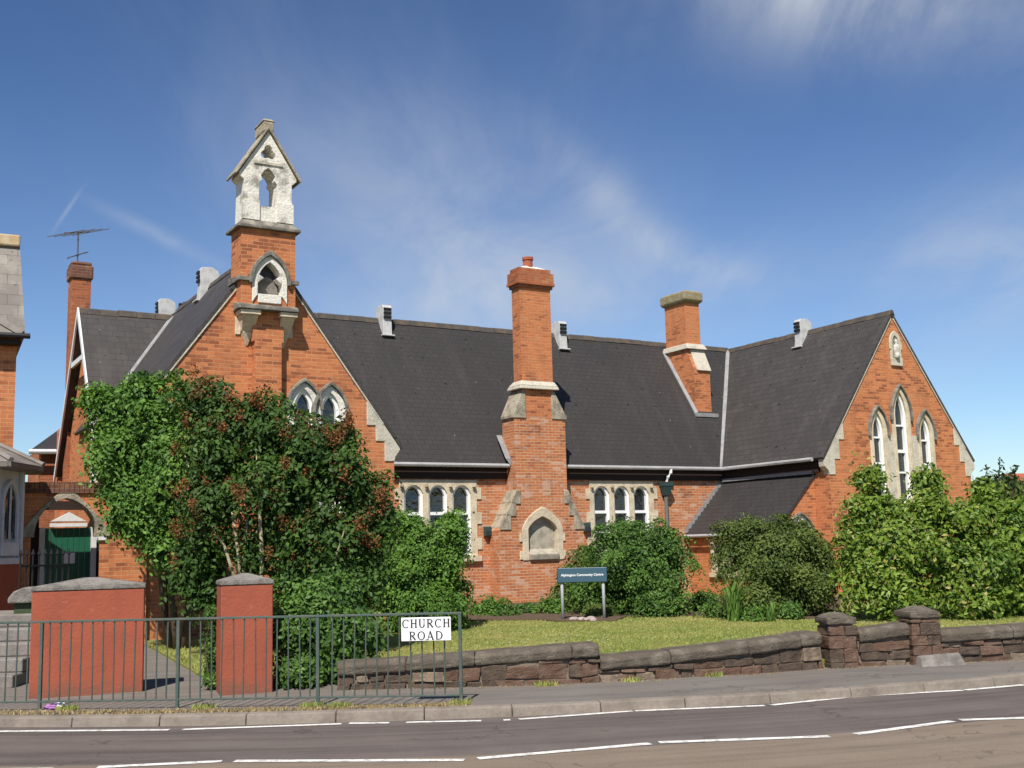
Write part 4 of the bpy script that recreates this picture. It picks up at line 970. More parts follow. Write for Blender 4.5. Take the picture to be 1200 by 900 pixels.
# ------------------------------------------------------------------ red rendered pillars
def pillar(x0, x1, yb, ytop, ycap, rz, depth, label, shadow_side=0):
    a, b = atz(x0, yb, .115), atz(x1, yb, .115); c_ = (a+b)/2; w_ = (b-a).length/math.cos(rz)*0.98
    zt_ = pY((x0+x1)/2, ytop, c_.y).z-.115
    t = thing('gate_pillar', label, 'pillar', (c_.x, c_.y, .112), rz, 'red rendered gate pillars by the path')
    MB().box(-w_/2, w_/2, 0, depth, -.05, zt_).build('body', 'red_render', t, bevel=0.012)
    m = MB().box(-w_/2-.012, w_/2+.012, -.012, depth+.012, zt_+.001, zt_+.05)
    h = .085 if w_ > 1 else .075
    m.hexa([(-w_/2-.012, -.012, zt_+.0505), (w_/2+.012, -.012, zt_+.0505), (w_/2+.012, depth+.012, zt_+.0505), (-w_/2-.012, depth+.012, zt_+.0505), (-w_*.06, depth*.45, zt_+.056+h), (w_*.06, depth*.45, zt_+.056+h), (w_*.06, depth*.55, zt_+.056+h), (-w_*.06, depth*.55, zt_+.056+h)])
    m.build('cap', 'coping_stone', t, bevel=0.01)
pillar(46, 157, 814, 691, 676, R(17), .46, 'wide red rendered pillar with grey stone cap, left of the path')
pillar(262, 316, 812, 685, 673, R(20), .52, 'narrow red rendered pillar with grey stone cap, beside the ivy')

# ------------------------------------------------------------------ green guard rail along the kerb
ga, gb = Vector((-7.6, 12.50, .12)), Vector((-.585, 11.93, .12))
gl_ = (gb-ga).length; grz = math.atan2(gb.y-ga.y, gb.x-ga.x)
gr_ = thing('guard_rail', 'green metal pedestrian railing along the kerb in front of the red pillars', 'railing', ga, grz)
MB().box(0, gl_, -.020, .020, .888, .912).build('top_rail', 'rail_green', gr_, bevel=0.004)
MB().box(0, gl_, -.015, .015, .062, .080).build('bottom_rail', 'rail_green', gr_, bevel=0.004)
posts = [gl_-.02, gl_-.02-1.50, gl_-.02-3.0, gl_-.02-4.5, .02]
for p_ in posts: MB().box(p_-.017, p_+.017, -.017, .017, -.02, .8875).build('post', 'rail_green', gr_, bevel=0.004)
x_ = .13
while x_ < gl_-.08:
    if min(abs(x_-p_) for p_ in posts) > .05:
        j = random.uniform(-.012, .012)
        MB().tube([(x_+j, 0, .0805), (x_, 0, .8875)], .0080, 6).build('bar', 'rail_green', gr_)
    x_ += .118

# street name plate on the rail
s0, s1 = pY(471, 736, 11.93), pY(529, 736, 11.90)
sz0, sz1 = pY(500, 750.5, 11.93).z, pY(500, 723, 11.93).z
st_ = thing('street_sign', 'white CHURCH ROAD street name plate fixed on the green railing', 'street sign', ((s0.x+s1.x)/2, (s0.y+s1.y)/2+.02, (sz0+sz1)/2), grz+R(1.3))
wS, hS = (s1-s0).length, sz1-sz0
MB().box(-wS/2, wS/2, -.06, -.045, -hS/2, hS/2).build('plate', 'sign_white', st_, bevel=0.004)
def serif_text(txt, h, sp, y):
    """serif capitals out of bars and arcs (units of cap height)"""
    m = MB(); T, t, sf = .17, .085, .05
    def bar(x0, z0, x1, z1, w):
        d = Vector((x1-x0, 0, z1-z0)); n_ = Vector((-d.z, 0, d.x)).normalized()*w/2
        m_.prism([Vector((x0, 0, z0))-n_, Vector((x1, 0, z1))-n_, Vector((x1, 0, z1))+n_, Vector((x0, 0, z0))+n_], (0, .02, 0))
    def ser(x, z): bar(x-.15, z, x+.15, z, sf)
    def arc(cx, cz, rx, rz_, a0, a1, n=14):
        o_, i_ = [], []
        for q in range(n+1):
            a = R(a0+(a1-a0)*q/n); wv = t+(T-t)*abs(math.cos(a))
            o_.append((cx+rx*math.cos(a), 0, cz+rz_*math.sin(a))); i_.append((cx+(rx-wv)*math.cos(a), 0, cz+(rz_-t)*math.sin(a)))
        m_.ring(o_, i_, (0, .02, 0))
    x = 0; glyphs = []
    for ch in txt:
        m_ = MB()
        if ch == 'H': bar(.17, 0, .17, 1, T); bar(.68, 0, .68, 1, T); bar(.2, .52, .66, .52, t); [ser(a, b) for a in (.17, .68) for b in (.025, .975)]; w = .85
        elif ch == 'C': arc(.47, .5, .45, .51, 48, 312); bar(.76, .70, .78, .98, .06); w = .86
        elif ch == 'U': bar(.17, .3, .17, 1, T); bar(.68, .3, .68, 1, t); arc(.425, .36, .34, .37, 180, 360); ser(.17, .975); ser(.68, .975); w = .85
        elif ch == 'R': bar(.17, 0, .17, 1, T); arc(.36, .74, .36, .26, -90, 90); bar(.17, .958, .38, .958, t); bar(.17, .52, .38, .52, t); bar(.36, .5, .74, .02, T); ser(.17, .025); ser(.15, .975); w = .82
        elif ch == 'O': arc(.48, .5, .46, .51, 0, 360, 24); w = .96
        elif ch == 'A': bar(.12, 0, .44, 1, t); bar(.42, 1, .78, 0, T); bar(.25, .32, .66, .32, t*.9); ser(.12, .025); ser(.78, .025); w = .9
        elif ch == 'D': bar(.17, 0, .17, 1, T); arc(.36, .5, .52, .5, -90, 90); bar(.1, .958, .4, .958, t); bar(.1, .042, .4, .042, t); w = .92
        for p in m_.v: p.x += x
        m.add(m_.v, m_.f); x += w+sp
    W_ = x-sp
    for p in m.v: p.x = (p.x-W_/2)*h; p.z = p.z*h+y; 
    return m
t1, t2 = serif_text('CHURCH', .086, .14, .015), serif_text('ROAD', .086, .16, -.108)
t1.add(t2.v, t2.f)
for p in t1.v: p.y = -.063+p.y*.1
t1.build('lettering', 'sign_text', st_)
m = MB()
for a, b in ((-.02, hS/2-.015), (.0, -hS/2+.015)): m.tube([(a, -.064, b), (a, -.06, b)], .006, 8)
m.build('screws', 'gutter_grey', st_)

CLOUD = bpy.data.textures.new('rough_stone', 'CLOUDS'); CLOUD.noise_scale = .085; CLOUD.noise_depth = 4
def rough(o, amt, lev=2):
    m_ = o.modifiers.new('subdivide', 'SUBSURF'); m_.subdivision_type = 'SIMPLE'; m_.levels = lev; m_.render_levels = lev
    d_ = o.modifiers.new('rough', 'DISPLACE'); d_.texture = CLOUD; d_.texture_coords = 'GLOBAL'; d_.strength = amt; d_.mid_level = .5
    return o
# ------------------------------------------------------------------ low sandstone wall and its piers
def stone_wall(name, pts, tops, label, group, base=0.10, th=0.36, cop=0.15, seed=1):
    rnd = random.Random(seed)
    P = [Vector((a, b, 0)) for a, b in pts]; Ls = [0]
    for a, b in zip(P, P[1:]): Ls.append(Ls[-1]+(b-a).length)
    tot = Ls[-1]
    def pos(s_):
        s_ = min(max(s_, 0), tot)
        for i in range(len(P)-1):
            if s_ <= Ls[i+1]+1e-6:
                d = (P[i+1]-P[i]).normalized(); return P[i]+d*(s_-Ls[i]), Vector((-d.y, d.x, 0))
    def topz(s_):
        f = s_/tot
        for (a, za_), (b, zb_) in zip(tops, tops[1:]):
            if f <= b+1e-6: return za_+(zb_-za_)*(f-a)/(b-a)
        return tops[-1][1]
    root = thing(name, label, 'wall', (P[0].x, P[0].y, base), 0, group); off_ = Vector((P[0].x, P[0].y, base))
    core = MB(); ns = max(2, int(tot/.4))
    for i in range(ns):
        a, na = pos(tot*i/ns); b, nb2 = pos(tot*(i+1)/ns); za_, zb_ = topz(tot*i/ns)-cop-.005, topz(tot*(i+1)/ns)-cop-.005
        i0 = .03
        core.hexa([a+na*i0-Vector((0, 0, .2)), b+nb2*i0-Vector((0, 0, .2)), b+nb2*th-Vector((0, 0, .2)), a+na*th-Vector((0, 0, .2)), a+na*i0+Vector((0, 0, za_)), b+nb2*i0+Vector((0, 0, zb_)), b+nb2*th+Vector((0, 0, zb_)), a+na*th+Vector((0, 0, za_))])
    for p in core.v: p -= off_
    core.build('core', 'mortar_rough', root)
    mats = ('sandstone_red', 'sandstone_brown', 'sandstone_pale'); mbs = {q: MB() for q in mats}
    zmax = max(z for _, z in tops)-cop; z = base-.04
    while z < zmax-.02:
        h = rnd.uniform(.10, .17); s_ = -rnd.uniform(0, .2)
        while s_ < tot:
            L = rnd.uniform(.16, .42); a_s, b_s = max(s_, 0)+.006, min(s_+L, tot)-.006; s_ += L
            if b_s-a_s < .05: continue
            lim = min(topz(a_s), topz(b_s))-cop-.012; z1 = min(z+h-.010, lim)
            if z1-z < .03: continue
            q = rnd.choices(mats, (.42, .45, .13))[0]; a, na = pos(a_s); b, nb2 = pos(b_s); pr = rnd.uniform(-.018, .022)
            jj = lambda: Vector((rnd.uniform(-.022, .022), rnd.uniform(-.014, .014), rnd.uniform(-.018, .014)))
            Z0, Z1 = Vector((0, 0, z)), Vector((0, 0, z1))
            mbs[q].hexa([a-na*pr+Z0+jj(), b-nb2*pr+Z0+jj(), b+nb2*.2+Z0, a+na*.2+Z0, a-na*(pr*.6)+Z1+jj(), b-nb2*(pr*.6)+Z1+jj(), b+nb2*.2+Z1, a+na*.2+Z1])
        z += h
    for q in mats:
        for p in mbs[q].v: p -= off_
        if mbs[q].v: rough(mbs[q].build('stonework', q, root, bevel=0.008), .028)
    cp_ = MB(); s_ = 0
    while s_ < tot-.02:
        L = rnd.uniform(.7, 1.2); b_s = min(s_+L, tot); a, na = pos(s_+.002); b, nb2 = pos(b_s-.002); za_, zb_ = topz(s_), topz(b_s); jz = rnd.uniform(-.008, .004)
        pts_ = []
        for (p, n_, zt__) in ((a, na, za_), (b, nb2, zb_)):
            pts_.append([p-n_*.035+Vector((0, 0, zt__-cop+jz)), p-n_*.04+Vector((0, 0, zt__-.045+jz)), p+n_*.03+Vector((0, 0, zt__+jz)), p+n_*(th-.03)+Vector((0, 0, zt__+jz)), p+n_*(th+.03)+Vector((0, 0, zt__-.045+jz)), p+n_*(th+.03)+Vector((0, 0, zt__-cop+jz))])
        vs = pts_[0]+pts_[1]; cp_.add(vs, [tuple(range(6)), tuple(range(11, 5, -1))]+[(i, i+6, (i+1) % 6+6, (i+1) % 6) for i in range(6)])
        s_ = b_s
    for p in cp_.v: p -= off_
    rough(cp_.build('coping', 'coping_weathered', root, bevel=0.02), .024, 3)
    return root
GW = 'sections of the low sandstone wall by the pavement'
xj = atz(703, 798, .12).x
wj = lambda x: (x, Yw(x)-.05)
stone_wall('stone_wall', [wj(-2.1), wj(-.9), wj(.3), wj(xj)], [(0, .42), (.35, .46), (.75, .53), (1, .545)], 'taller low sandstone wall section running behind the end of the green railing', GW, seed=3)
stone_wall('stone_wall', [wj(xj+.01), wj(1.8), wj(2.77), wj(3.72)], [(0, .40), (.35, .43), (.8, .52), (1, .55)], 'long stepped down sandstone wall section in front of the lawn, up to the first pier', GW, seed=5)
stone_wall('stone_wall', [wj(4.22), wj(4.88)], [(0, .56), (1, .62)], 'short sandstone wall section between the two stone piers', GW, seed=8, th=.34)
stone_wall('stone_wall', [wj(5.28), wj(6.35), wj(9), wj(14)], [(0, .51), (.3, .57), (1, .85)], 'sandstone wall section right of the capped pier below the magnolia', GW, seed=9)
def stone_pier(x, w_, top, label, seed, foot=False, rz=R(8)):
    rnd = random.Random(seed)
    t = thing('stone_pier', label, 'pier', (x, Yw(x)-.12, .10), rz, 'sandstone piers in the low wall')
    mb = {q: MB() for q in ('sandstone_red', 'sandstone_brown')}; z = -.05
    while z < top-.14:
        h = min(rnd.uniform(.11, .17), top-.13-z); 
        if h < .03: break
        q = rnd.choice(list(mb)); sh = rnd.uniform(-.012, .012); cut = rnd.uniform(-.08, .08)
        mb[q].box(-w_/2+sh, cut-.004, -.02+sh, w_, z, z+h-.008)
        q = rnd.choice(list(mb)); mb[q].box(cut+.004, w_/2+sh, -.02-sh, w_, z, z+h-.008)
        z += h
    MB().box(-w_/2+.03, w_/2-.03, .01, w_-.03, -.1, top-.12).build('core', 'mortar_rough', t)
    for q in mb:
        if mb[q].v: rough(mb[q].build('stonework', q, t, bevel=0.008), .034)
    m = MB().box(-w_/2-.012, w_/2+.012, -.035, w_+.03, top-.12, top-.05)
    m.hexa([(-w_/2-.012, -.035, top-.049), (w_/2+.012, -.035, top-.049), (w_/2+.012, w_+.03, top-.049), (-w_/2-.012, w_+.03, top-.049), (-.05, w_/2-.04, top+.02), (.05, w_/2-.04, top+.02), (.05, w_/2+.04, top+.02), (-.05, w_/2+.04, top+.02)])
    rough(m.build('cap', 'coping_weathered', t, bevel=0.015), .035)
    if foot: MB().hexa([(-.20, -.26, -.02), (.42, -.20, -.02), (.42, -.03, -.02), (-.20, -.03, -.02), (-.16, -.14, .12), (.38, -.10, .14), (.38, -.03, .14), (-.16, -.03, .12)]).build('foot_stone', 'coping_stone', t, bevel=0.02)
stone_pier(3.99, .36, .65, 'sandstone pier with flat pyramid cap where the lawn wall ends', 21)
stone_pier(5.07, .38, .69, 'sandstone pier with pointed cap and sloping pale foot stone', 22, foot=True)

# ------------------------------------------------------------------ community centre sign
c0, c1 = atz(659.8, 727, .2), atz(708.4, 726, .2)
csn = thing('community_sign', 'blue Alphington Community Centre board on two grey posts at the lawn edge', 'sign', (c0+c1)/2, math.atan2(c1.y-c0.y, c1.x-c0.x))
hw = (c1-c0).length/2; zt0 = pY(684, 682, c0.y).z-.2; zt1 = pY(684, 665, c0.y).z-.2
for s_ in (-1, 1): MB().tube([(s_*hw, 0, -.1), (s_*hw, 0, zt1-.02)], .032, 10).build('post', 'sign_post', csn, smooth=True)
MB().box(-hw-.08, hw+.08, -.065, -.035, zt0, zt1).build('panel', 'sign_blue', csn, bevel=0.008)
fc = bpy.data.curves.new('lettering', 'FONT'); fc.body = 'Alphington Community Centre'; fc.size = .105; fc.align_x = 'CENTER'; fc.align_y = 'CENTER'; fc.extrude = .002; fc.offset = .0018
fo = bpy.data.objects.new('lettering_source', fc); COL.objects.link(fo)
dg = bpy.context.evaluated_depsgraph_get(); tm = bpy.data.meshes.new_from_object(fo.evaluated_get(dg)); bpy.data.objects.remove(fo)
tw = max(v.co.x for v in tm.vertices)-min(v.co.x for v in tm.vertices)
to = bpy.data.objects.new('lettering', tm); COL.objects.link(to); tm.materials.clear(); tm.materials.append(MATS['text_white']); to.parent = csn
ks = (2*hw+.16)*.86/tw; to.scale = (ks, ks, 1); to.rotation_euler = (R(90), 0, 0); to.location = (0, -.069, (zt0+zt1)/2)

# ------------------------------------------------------------------ foliage
def leaf_mesh(name, mat, C, N, size, rng, parent, asp=0.55, tint_bias=None):
    """C centres, N normals (n,3): each leaf two folded triangles"""
    n = len(C); a = rng.normal(size=(n, 3)); a[:, 2] -= .5
    t = a-(a*N).sum(1)[:, None]*N; t /= np.linalg.norm(t, axis=1)[:, None]+1e-9; b = np.cross(N, t)
    L = size*rng.uniform(.65, 1.25, n)[:, None]
    p0 = C-t*L*.5; p2 = C+t*L*.5-N*L*.08; p1 = C+b*L*asp*.5+N*L*.07; p3 = C-b*L*asp*.5+N*L*.07
    V = np.stack([p0, p1, p2, p3], 1).reshape(-1, 3); idx = np.arange(n)*4
    F = np.stack([idx, idx+1, idx+2, idx, idx+2, idx+3], 1).reshape(-1)
    me = bpy.data.meshes.new(name); me.vertices.add(len(V)); me.vertices.foreach_set('co', V.astype(np.float32).ravel())
    me.loops.add(len(F)); me.loops.foreach_set('vertex_index', F.astype(np.int32)); me.polygons.add(n*2)
    me.polygons.foreach_set('loop_start', np.arange(n*2, dtype=np.int32)*3); me.polygons.foreach_set('loop_total', np.full(n*2, 3, np.int32))
    me.update(); me.validate()
    at = me.attributes.new('tint', 'FLOAT', 'FACE'); tv = np.clip(rng.beta(2, 2.2, n) if tint_bias is None else tint_bias, 0, 1)
    at.data.foreach_set('value', np.repeat(tv, 2).astype(np.float32))
    me.materials.append(MATS[mat])
    o = bpy.data.objects.new(name, me); COL.objects.link(o); o.parent = parent
    return o
def crown_points(lobes, nclus, per, spread, rng, flat=1.0, upb=0.35, zmin=0.0, hollow=-.10):
    vol = np.array([l[3]*l[4]+l[4]*l[5]+l[3]*l[5] for l in lobes]); vol = vol/vol.sum()
    Cs, Ns, T, cc = [], [], [], []
    for k_ in range(nclus):
        l = lobes[rng.choice(len(lobes), p=vol)]; d = rng.normal(size=3); d /= np.linalg.norm(d)
        if d[1] > .55: d[1] = -d[1]                               # few leaves on the side nobody sees
        rr_ = rng.uniform(.62, 1.04) if rng.random() < .85 else rng.uniform(.2, .7)
        bump = 1+.16*math.sin(d[0]*5+l[0])*math.cos(d[2]*6+l[2]*2)
        c_ = np.array(l[:3])+d*rr_*bump*np.array(l[3:6])
        if c_[2] < zmin: continue
        # hollows: whole patches of the shell sink inwards and let the shade in
        nv = noise.noise((c_[0]*1.5+l[0]*.7, c_[1]*1.5, c_[2]*1.8+3.7))
        if nv < hollow and rng.random() < .9: c_ = np.array(l[:3])+(c_-np.array(l[:3]))*rng.uniform(.25, .55)
        elif nv > .18 and hollow > -.2: c_ = np.array(l[:3])+(c_-np.array(l[:3]))*1.07
        m_ = rng.integers(int(per*.6), int(per*1.4)); sp = spread*rng.uniform(.7, 1.3)
        ax = d*.75+np.array([0, -.22, upb+.25])+rng.normal(size=3)*.28; ax /= np.linalg.norm(ax)
        o_ = np.clip(rng.normal(size=(m_, 3)), -1.7, 1.7)*sp; al = (o_*ax).sum(1)[:, None]; o_ = o_-al*ax*.62-ax*(((o_*o_).sum(1))/sp*.22)[:, None]
        nn_ = ax+o_/sp*.30+rng.normal(size=(m_, 3))*.42; nn_ /= np.linalg.norm(nn_, axis=1)[:, None]
        Cs.append(c_+o_); Ns.append(nn_); T.append(np.clip(rng.normal(.45, .17)+rng.normal(size=m_)*.16, 0, .95)); cc.append(c_)
    Cs, Ns, T = np.concatenate(Cs), np.concatenate(Ns), np.concatenate(T); k2 = Cs[:, 2] > zmin
    return Cs[k2], Ns[k2], T[k2], np.array(cc)
def plant(name, label, cat, lobes, leafmat, size, nclus, per, spread, seed, base_off=(0, 0), stems=5, stem_r=.04, bark='bark', group=None, zbase=.2, asp=.55, spread_base=.2, part_name='foliage', extra_tint=None, hollow=-.10, stem_name='stem', upb=.35):
    rng = np.random.default_rng(seed)
    cx = float(np.mean([l[0] for l in lobes])); cy = float(np.mean([l[1] for l in lobes]))
    t = thing(name, label, cat, (cx, cy, zbase), 0, group)
    if leafmat != 'leaf_lime': size, per = size*.76, int(per*1.6)
    Lb = [(l[0]-cx, l[1]-cy, l[2]-zbase, *[max(q-spread*.35, q*.5) for q in l[3:6]]) for l in lobes]
    C_, N_, T_, cl_ = crown_points(Lb, nclus, per, spread, rng, zmin=.02, upb=upb, hollow=hollow)
    if extra_tint is not None: T_ = np.where(rng.random(len(T_)) < extra_tint, 1.0, T_)
    leaf_mesh(part_name, leafmat, C_, N_, size, rng, t, asp, T_)
    # stems reaching into the crown
    m = MB()
    for i in range(stems):
        tgt = cl_[rng.integers(len(cl_))]; a0 = rng.uniform(0, 6.28); b0 = np.array([math.cos(a0)*spread_base+base_off[0], math.sin(a0)*spread_base+base_off[1], -.1])
        mid = b0*.5+tgt*.5+np.array([rng.normal()*.08, rng.normal()*.08, .1+.1*rng.random()])
        m.tube([b0, b0*.72+mid*.28+np.array([rng.normal()*.03, 0, .05]), mid, mid*.45+tgt*.55, tgt], [stem_r, stem_r*.85, stem_r*.6, stem_r*.4, stem_r*.15], 7)
    m.build(stem_name, bark, t, smooth=True)
    return t, C_, N_, cl_, rng
def lobe(x, y, Y, rx, ry, rz_=None):
    """ellipsoid crown lobe centred on the ray of a pixel at depth Y, radii in metres given in photo pixels"""
    p = pY(x, y, Y); s_ = Y/FPX; return (p.x, p.y, p.z, rx*s_, (rz_ if rz_ else (rx+ry)/2)*s_, ry*s_)

# bright green tree at the left
plant('leafy_tree', 'tall bright green leafy tree at the left end of the school beside the archway', 'tree',
      [lobe(150, 485, 19.4, 54, 46), lobe(146, 545, 19.0, 40, 58), lobe(190, 500, 19.2, 52, 64), lobe(165, 585, 18.8, 42, 48), lobe(205, 565, 18.8, 46, 64), lobe(110, 464, 19.4, 28, 24), lobe(170, 454, 19.4, 32, 22), lobe(178, 610, 18.6, 38, 32), lobe(124, 520, 19.2, 20, 36), lobe(150, 612, 18.7, 22, 22), lobe(198, 640, 18.6, 30, 30)]
      ,
      'leaf_bright', .125, 640, 40, .16, 11, base_off=(.6, .25), stems=5, stem_r=.055, zbase=.12, spread_base=.12, stem_name='trunk')
# rust-flowered tree
lb = [lobe(300, 498, 17.6, 64, 40), lobe(255, 520, 17.6, 52, 62), lobe(360, 530, 17.4, 62, 54), lobe(405, 560, 17.3, 46, 66), lobe(330, 575, 17.2, 60, 62), lobe(385, 640, 17.0, 62, 58), lobe(400, 690, 16.8, 50, 40), lobe(252, 590, 17.5, 40, 60), lobe(245, 466, 17.7, 44, 32), lobe(390, 512, 17.4, 32, 26), lobe(300, 640, 17.3, 36, 40), lobe(236, 645, 17.6, 30, 50), lobe(222, 668, 17.7, 26, 36), lobe(245, 690, 17.5, 22, 30), lobe(350, 690, 17.0, 44, 36), lobe(345, 620, 17.2, 50, 40), lobe(440, 600, 17.3, 22, 50), lobe(425, 660, 17.2, 34, 48)]
t, C_, N_, cl_, rng = plant('rust_flowered_tree', 'broad dark green tree dotted with rust brown flower heads before the left gable', 'tree', lb, 'leaf_deep', .125, 1000, 38, .165, 12, stems=9, stem_r=.05, bark='bark_pale', zbase=.15, spread_base=.35, stem_name='trunk')
front = [c_ for c_ in cl_ if c_[1] < .55]; fc_, fn_ = [], []
rng = np.random.default_rng(5)
for c_ in front:
    if rng.random() > .17 or c_[2] < 1.3: continue
    d = np.array([c_[0]*.3, -.9, .35+.2*rng.random()]); d /= np.linalg.norm(d); b_c = c_+d*.22
    m_ = 90; o_ = rng.normal(size=(m_, 3))*np.array([.045, .045, .06])*rng.uniform(.7, 1.4); fc_.append(b_c+o_); nn_ = o_*8+rng.normal(size=(m_, 3)); fn_.append(nn_/np.linalg.norm(nn_, axis=1)[:, None])
leaf_mesh('flower_heads', 'flower_rust', np.concatenate(fc_), np.concatenate(fn_), .04, rng, t, .8)
# pale stems in the gap under its crown
m = MB(); loc_ = Vector(t.location)
for pts in ([(282, 690), (280, 655), (276, 625), (272, 600)], [(285, 690), (286, 650), (290, 610), (292, 585)], [(280, 690), (270, 662), (263, 640), (250, 622), (243, 606)], [(288, 690), (298, 655), (301, 625), (308, 600)]):
    m.tube([pY(a, b, 17.15)-loc_ for a, b in pts], [.028, .026, .022, .016, .012][:len(pts)], 8)
m.build('pale_stems', 'bark_pale', t, smooth=True)

plant('ivy_bush', 'low dark ivy bush spilling beside the narrow red pillar behind the green railing', 'bush',
      [lobe(350, 740, 13.9, 34, 46), lobe(395, 745, 14.1, 40, 40), lobe(350, 782, 13.7, 30, 26), lobe(380, 700, 14.6, 45, 36), lobe(425, 735, 14.4, 26, 30), lobe(400, 775, 13.9, 24, 26)],
      'leaf_mid', .10, 330, 34, .12, 13, stems=6, stem_r=.02, zbase=.12)
plant('ivy_trail', 'thin ivy trail climbing the shaded left side of the narrow red pillar', 'ivy',
      [lobe(247, 770, 13.75, 8, 34, 8), lobe(250, 720, 13.75, 6, 34, 7), lobe(247, 795, 13.6, 10, 10, 10)], 'leaf_mid', .07, 60, 16, .05, 14, stems=2, stem_r=.01, zbase=.12, spread_base=.03)
plant('conical_shrub', 'fresh green shrub with pointed top under the left three light window', 'shrub',
      [lobe(490, 670, 21.6, 58, 64), lobe(522, 650, 21.6, 34, 50), lobe(530, 612, 21.6, 18, 30), lobe(450, 690, 21.2, 44, 52), lobe(458, 625, 21.8, 30, 36), lobe(480, 625, 21.8, 26, 28), lobe(522, 705, 21.4, 38, 36), lobe(490, 712, 20.9, 58, 30)],
      'leaf_bright', .095, 800, 40, .125, 15, hollow=-.25, stems=8, stem_r=.035)
plant('rounded_shrub', 'big rounded green shrub behind the blue community sign', 'shrub',
      [lobe(742, 662, 24.4, 66, 60), lobe(765, 678, 23.9, 48, 46), lobe(705, 690, 24.6, 44, 38), lobe(725, 632, 24.8, 40, 28), lobe(778, 642, 24.4, 30, 34), lobe(770, 708, 23.4, 42, 20)],
      'leaf_mid', .095, 760, 40, .13, 16, hollow=-.25, stems=7, stem_r=.03)
plant('climbing_shrub', 'straggly yellow green shrub sprawling in front of the right end of the chimney breast', 'shrub',
      [lobe(676, 670, 25.8, 22, 26), lobe(660, 700, 25.6, 22, 22), lobe(685, 645, 26.0, 14, 14)], 'leaf_olive', .10, 110, 30, .12, 17, stems=6, stem_r=.02)
plant('dark_shrub', 'dense olive green shrub in front of the lean to porch', 'shrub',
      [lobe(905, 662, 22.6, 68, 60), lobe(870, 640, 22.9, 38, 40), lobe(945, 680, 22.2, 40, 46), lobe(925, 625, 22.9, 36, 26), lobe(900, 700, 22.0, 60, 24), lobe(960, 655, 22.6, 24, 34)],
      'leaf_olive', .088, 820, 42, .13, 18, hollow=-.2, stems=8, stem_r=.03)
plant('magnolia', 'large glossy lime green magnolia in front of the right gable', 'shrub',
      [lobe(1020, 560, 21.6, 19, 30), lobe(1020, 588, 21.5, 26, 26), lobe(1018, 606, 21.4, 38, 36), lobe(1055, 598, 21.5, 24, 22), lobe(1086, 562, 21.7, 28, 28), lobe(1090, 600, 21.5, 48, 38), lobe(1050, 625, 21.2, 52, 42), lobe(1035, 670, 21.0, 60, 54), lobe(1120, 655, 20.8, 62, 56), lobe(1060, 702, 20.6, 66, 26), lobe(1150, 702, 20.4, 58, 24), lobe(1005, 655, 21.2, 30, 46), lobe(1130, 610, 21.2, 34, 28)],
      'leaf_lime', .112, 900, 36, .155, 19, hollow=-.02, stems=11, stem_r=.045, asp=.5, extra_tint=.05)
t, *_ = plant('tall_shoot_shrub', 'pale green shrub with upright shoots at the right edge beside the magnolia', 'shrub',
      [lobe(1185, 640, 21.6, 48, 62), lobe(1165, 600, 22.0, 30, 34), lobe(1215, 620, 21.8, 40, 50), lobe(1195, 690, 21.0, 50, 34), lobe(1152, 575, 22.2, 12, 26)],
      'leaf_lime', .118, 480, 30, .16, 20, stems=8, stem_r=.03)
m = MB(); loc_ = Vector(t.location); rngp = random.Random(3); LC_, LN_ = [], []
for a, b, c_, d in ((1158, 590, 1156, 548), (1166, 590, 1172, 538), (1172, 590, 1186, 552), (1184, 592, 1190, 546)):
    p, q = pY(a, b, 22.2)-loc_, pY(c_, d, 22.2)-loc_; m.tube([p, (p+q)/2+Vector((.02, 0, 0)), q], [.02, .015, .006], 6)
    for i in range(26):
        f = rngp.uniform(.45, 1); LC_.append(list(p.lerp(q, f)+Vector((rngp.gauss(0, .05), rngp.gauss(0, .05), rngp.gauss(0, .03))))); v_ = Vector((rngp.gauss(0, 1), rngp.gauss(0, 1), rngp.gauss(0, 1))).normalized(); LN_.append(list(v_))
m.build('shoot', 'bark', t, smooth=True)
leaf_mesh('shoot_leaves', 'leaf_far', np.array(LC_), np.array(LN_), .12, np.random.default_rng(4), t)
# far hedge trees and a red roof past the right gable
plant('distant_tree', 'dark rounded tree far off past the right gable corner', 'tree',
      [lobe(1152, 585, 55, 24, 30), lobe(1135, 595, 56, 22, 24), lobe(1176, 580, 58, 22, 22)], 'leaf_far', .30, 180, 34, .45, 21, stems=4, stem_r=.12, stem_name='trunk')
plant('distant_brown_tree', 'brownish thin tree far off at the right edge', 'tree',
      [lobe(1188, 576, 50, 16, 18), lobe(1205, 590, 50, 20, 20)], 'leaf_olive', .26, 80, 30, .4, 22, stems=4, stem_r=.1, stem_name='trunk')
fh = pY(1200, 585, 70)
fhs = thing('distant_house', 'small distant brick house with orange tiled roof at the right edge', 'house', (fh.x+4.6, fh.y, 0), R(15))
MB().box(-4, 4, 0, 6, -.1, 3.6).build('wall', 'brick', fhs)
m = MB()
for s_ in (-1, 1): m.prism([(-4.3, 3+s_*3.4, 3.5), (4.3, 3+s_*3.4, 3.5), (4.3, 3, 5.4), (-4.3, 3, 5.4)], (0, 0, -.15))
m.build('roof', 'terracotta', fhs)

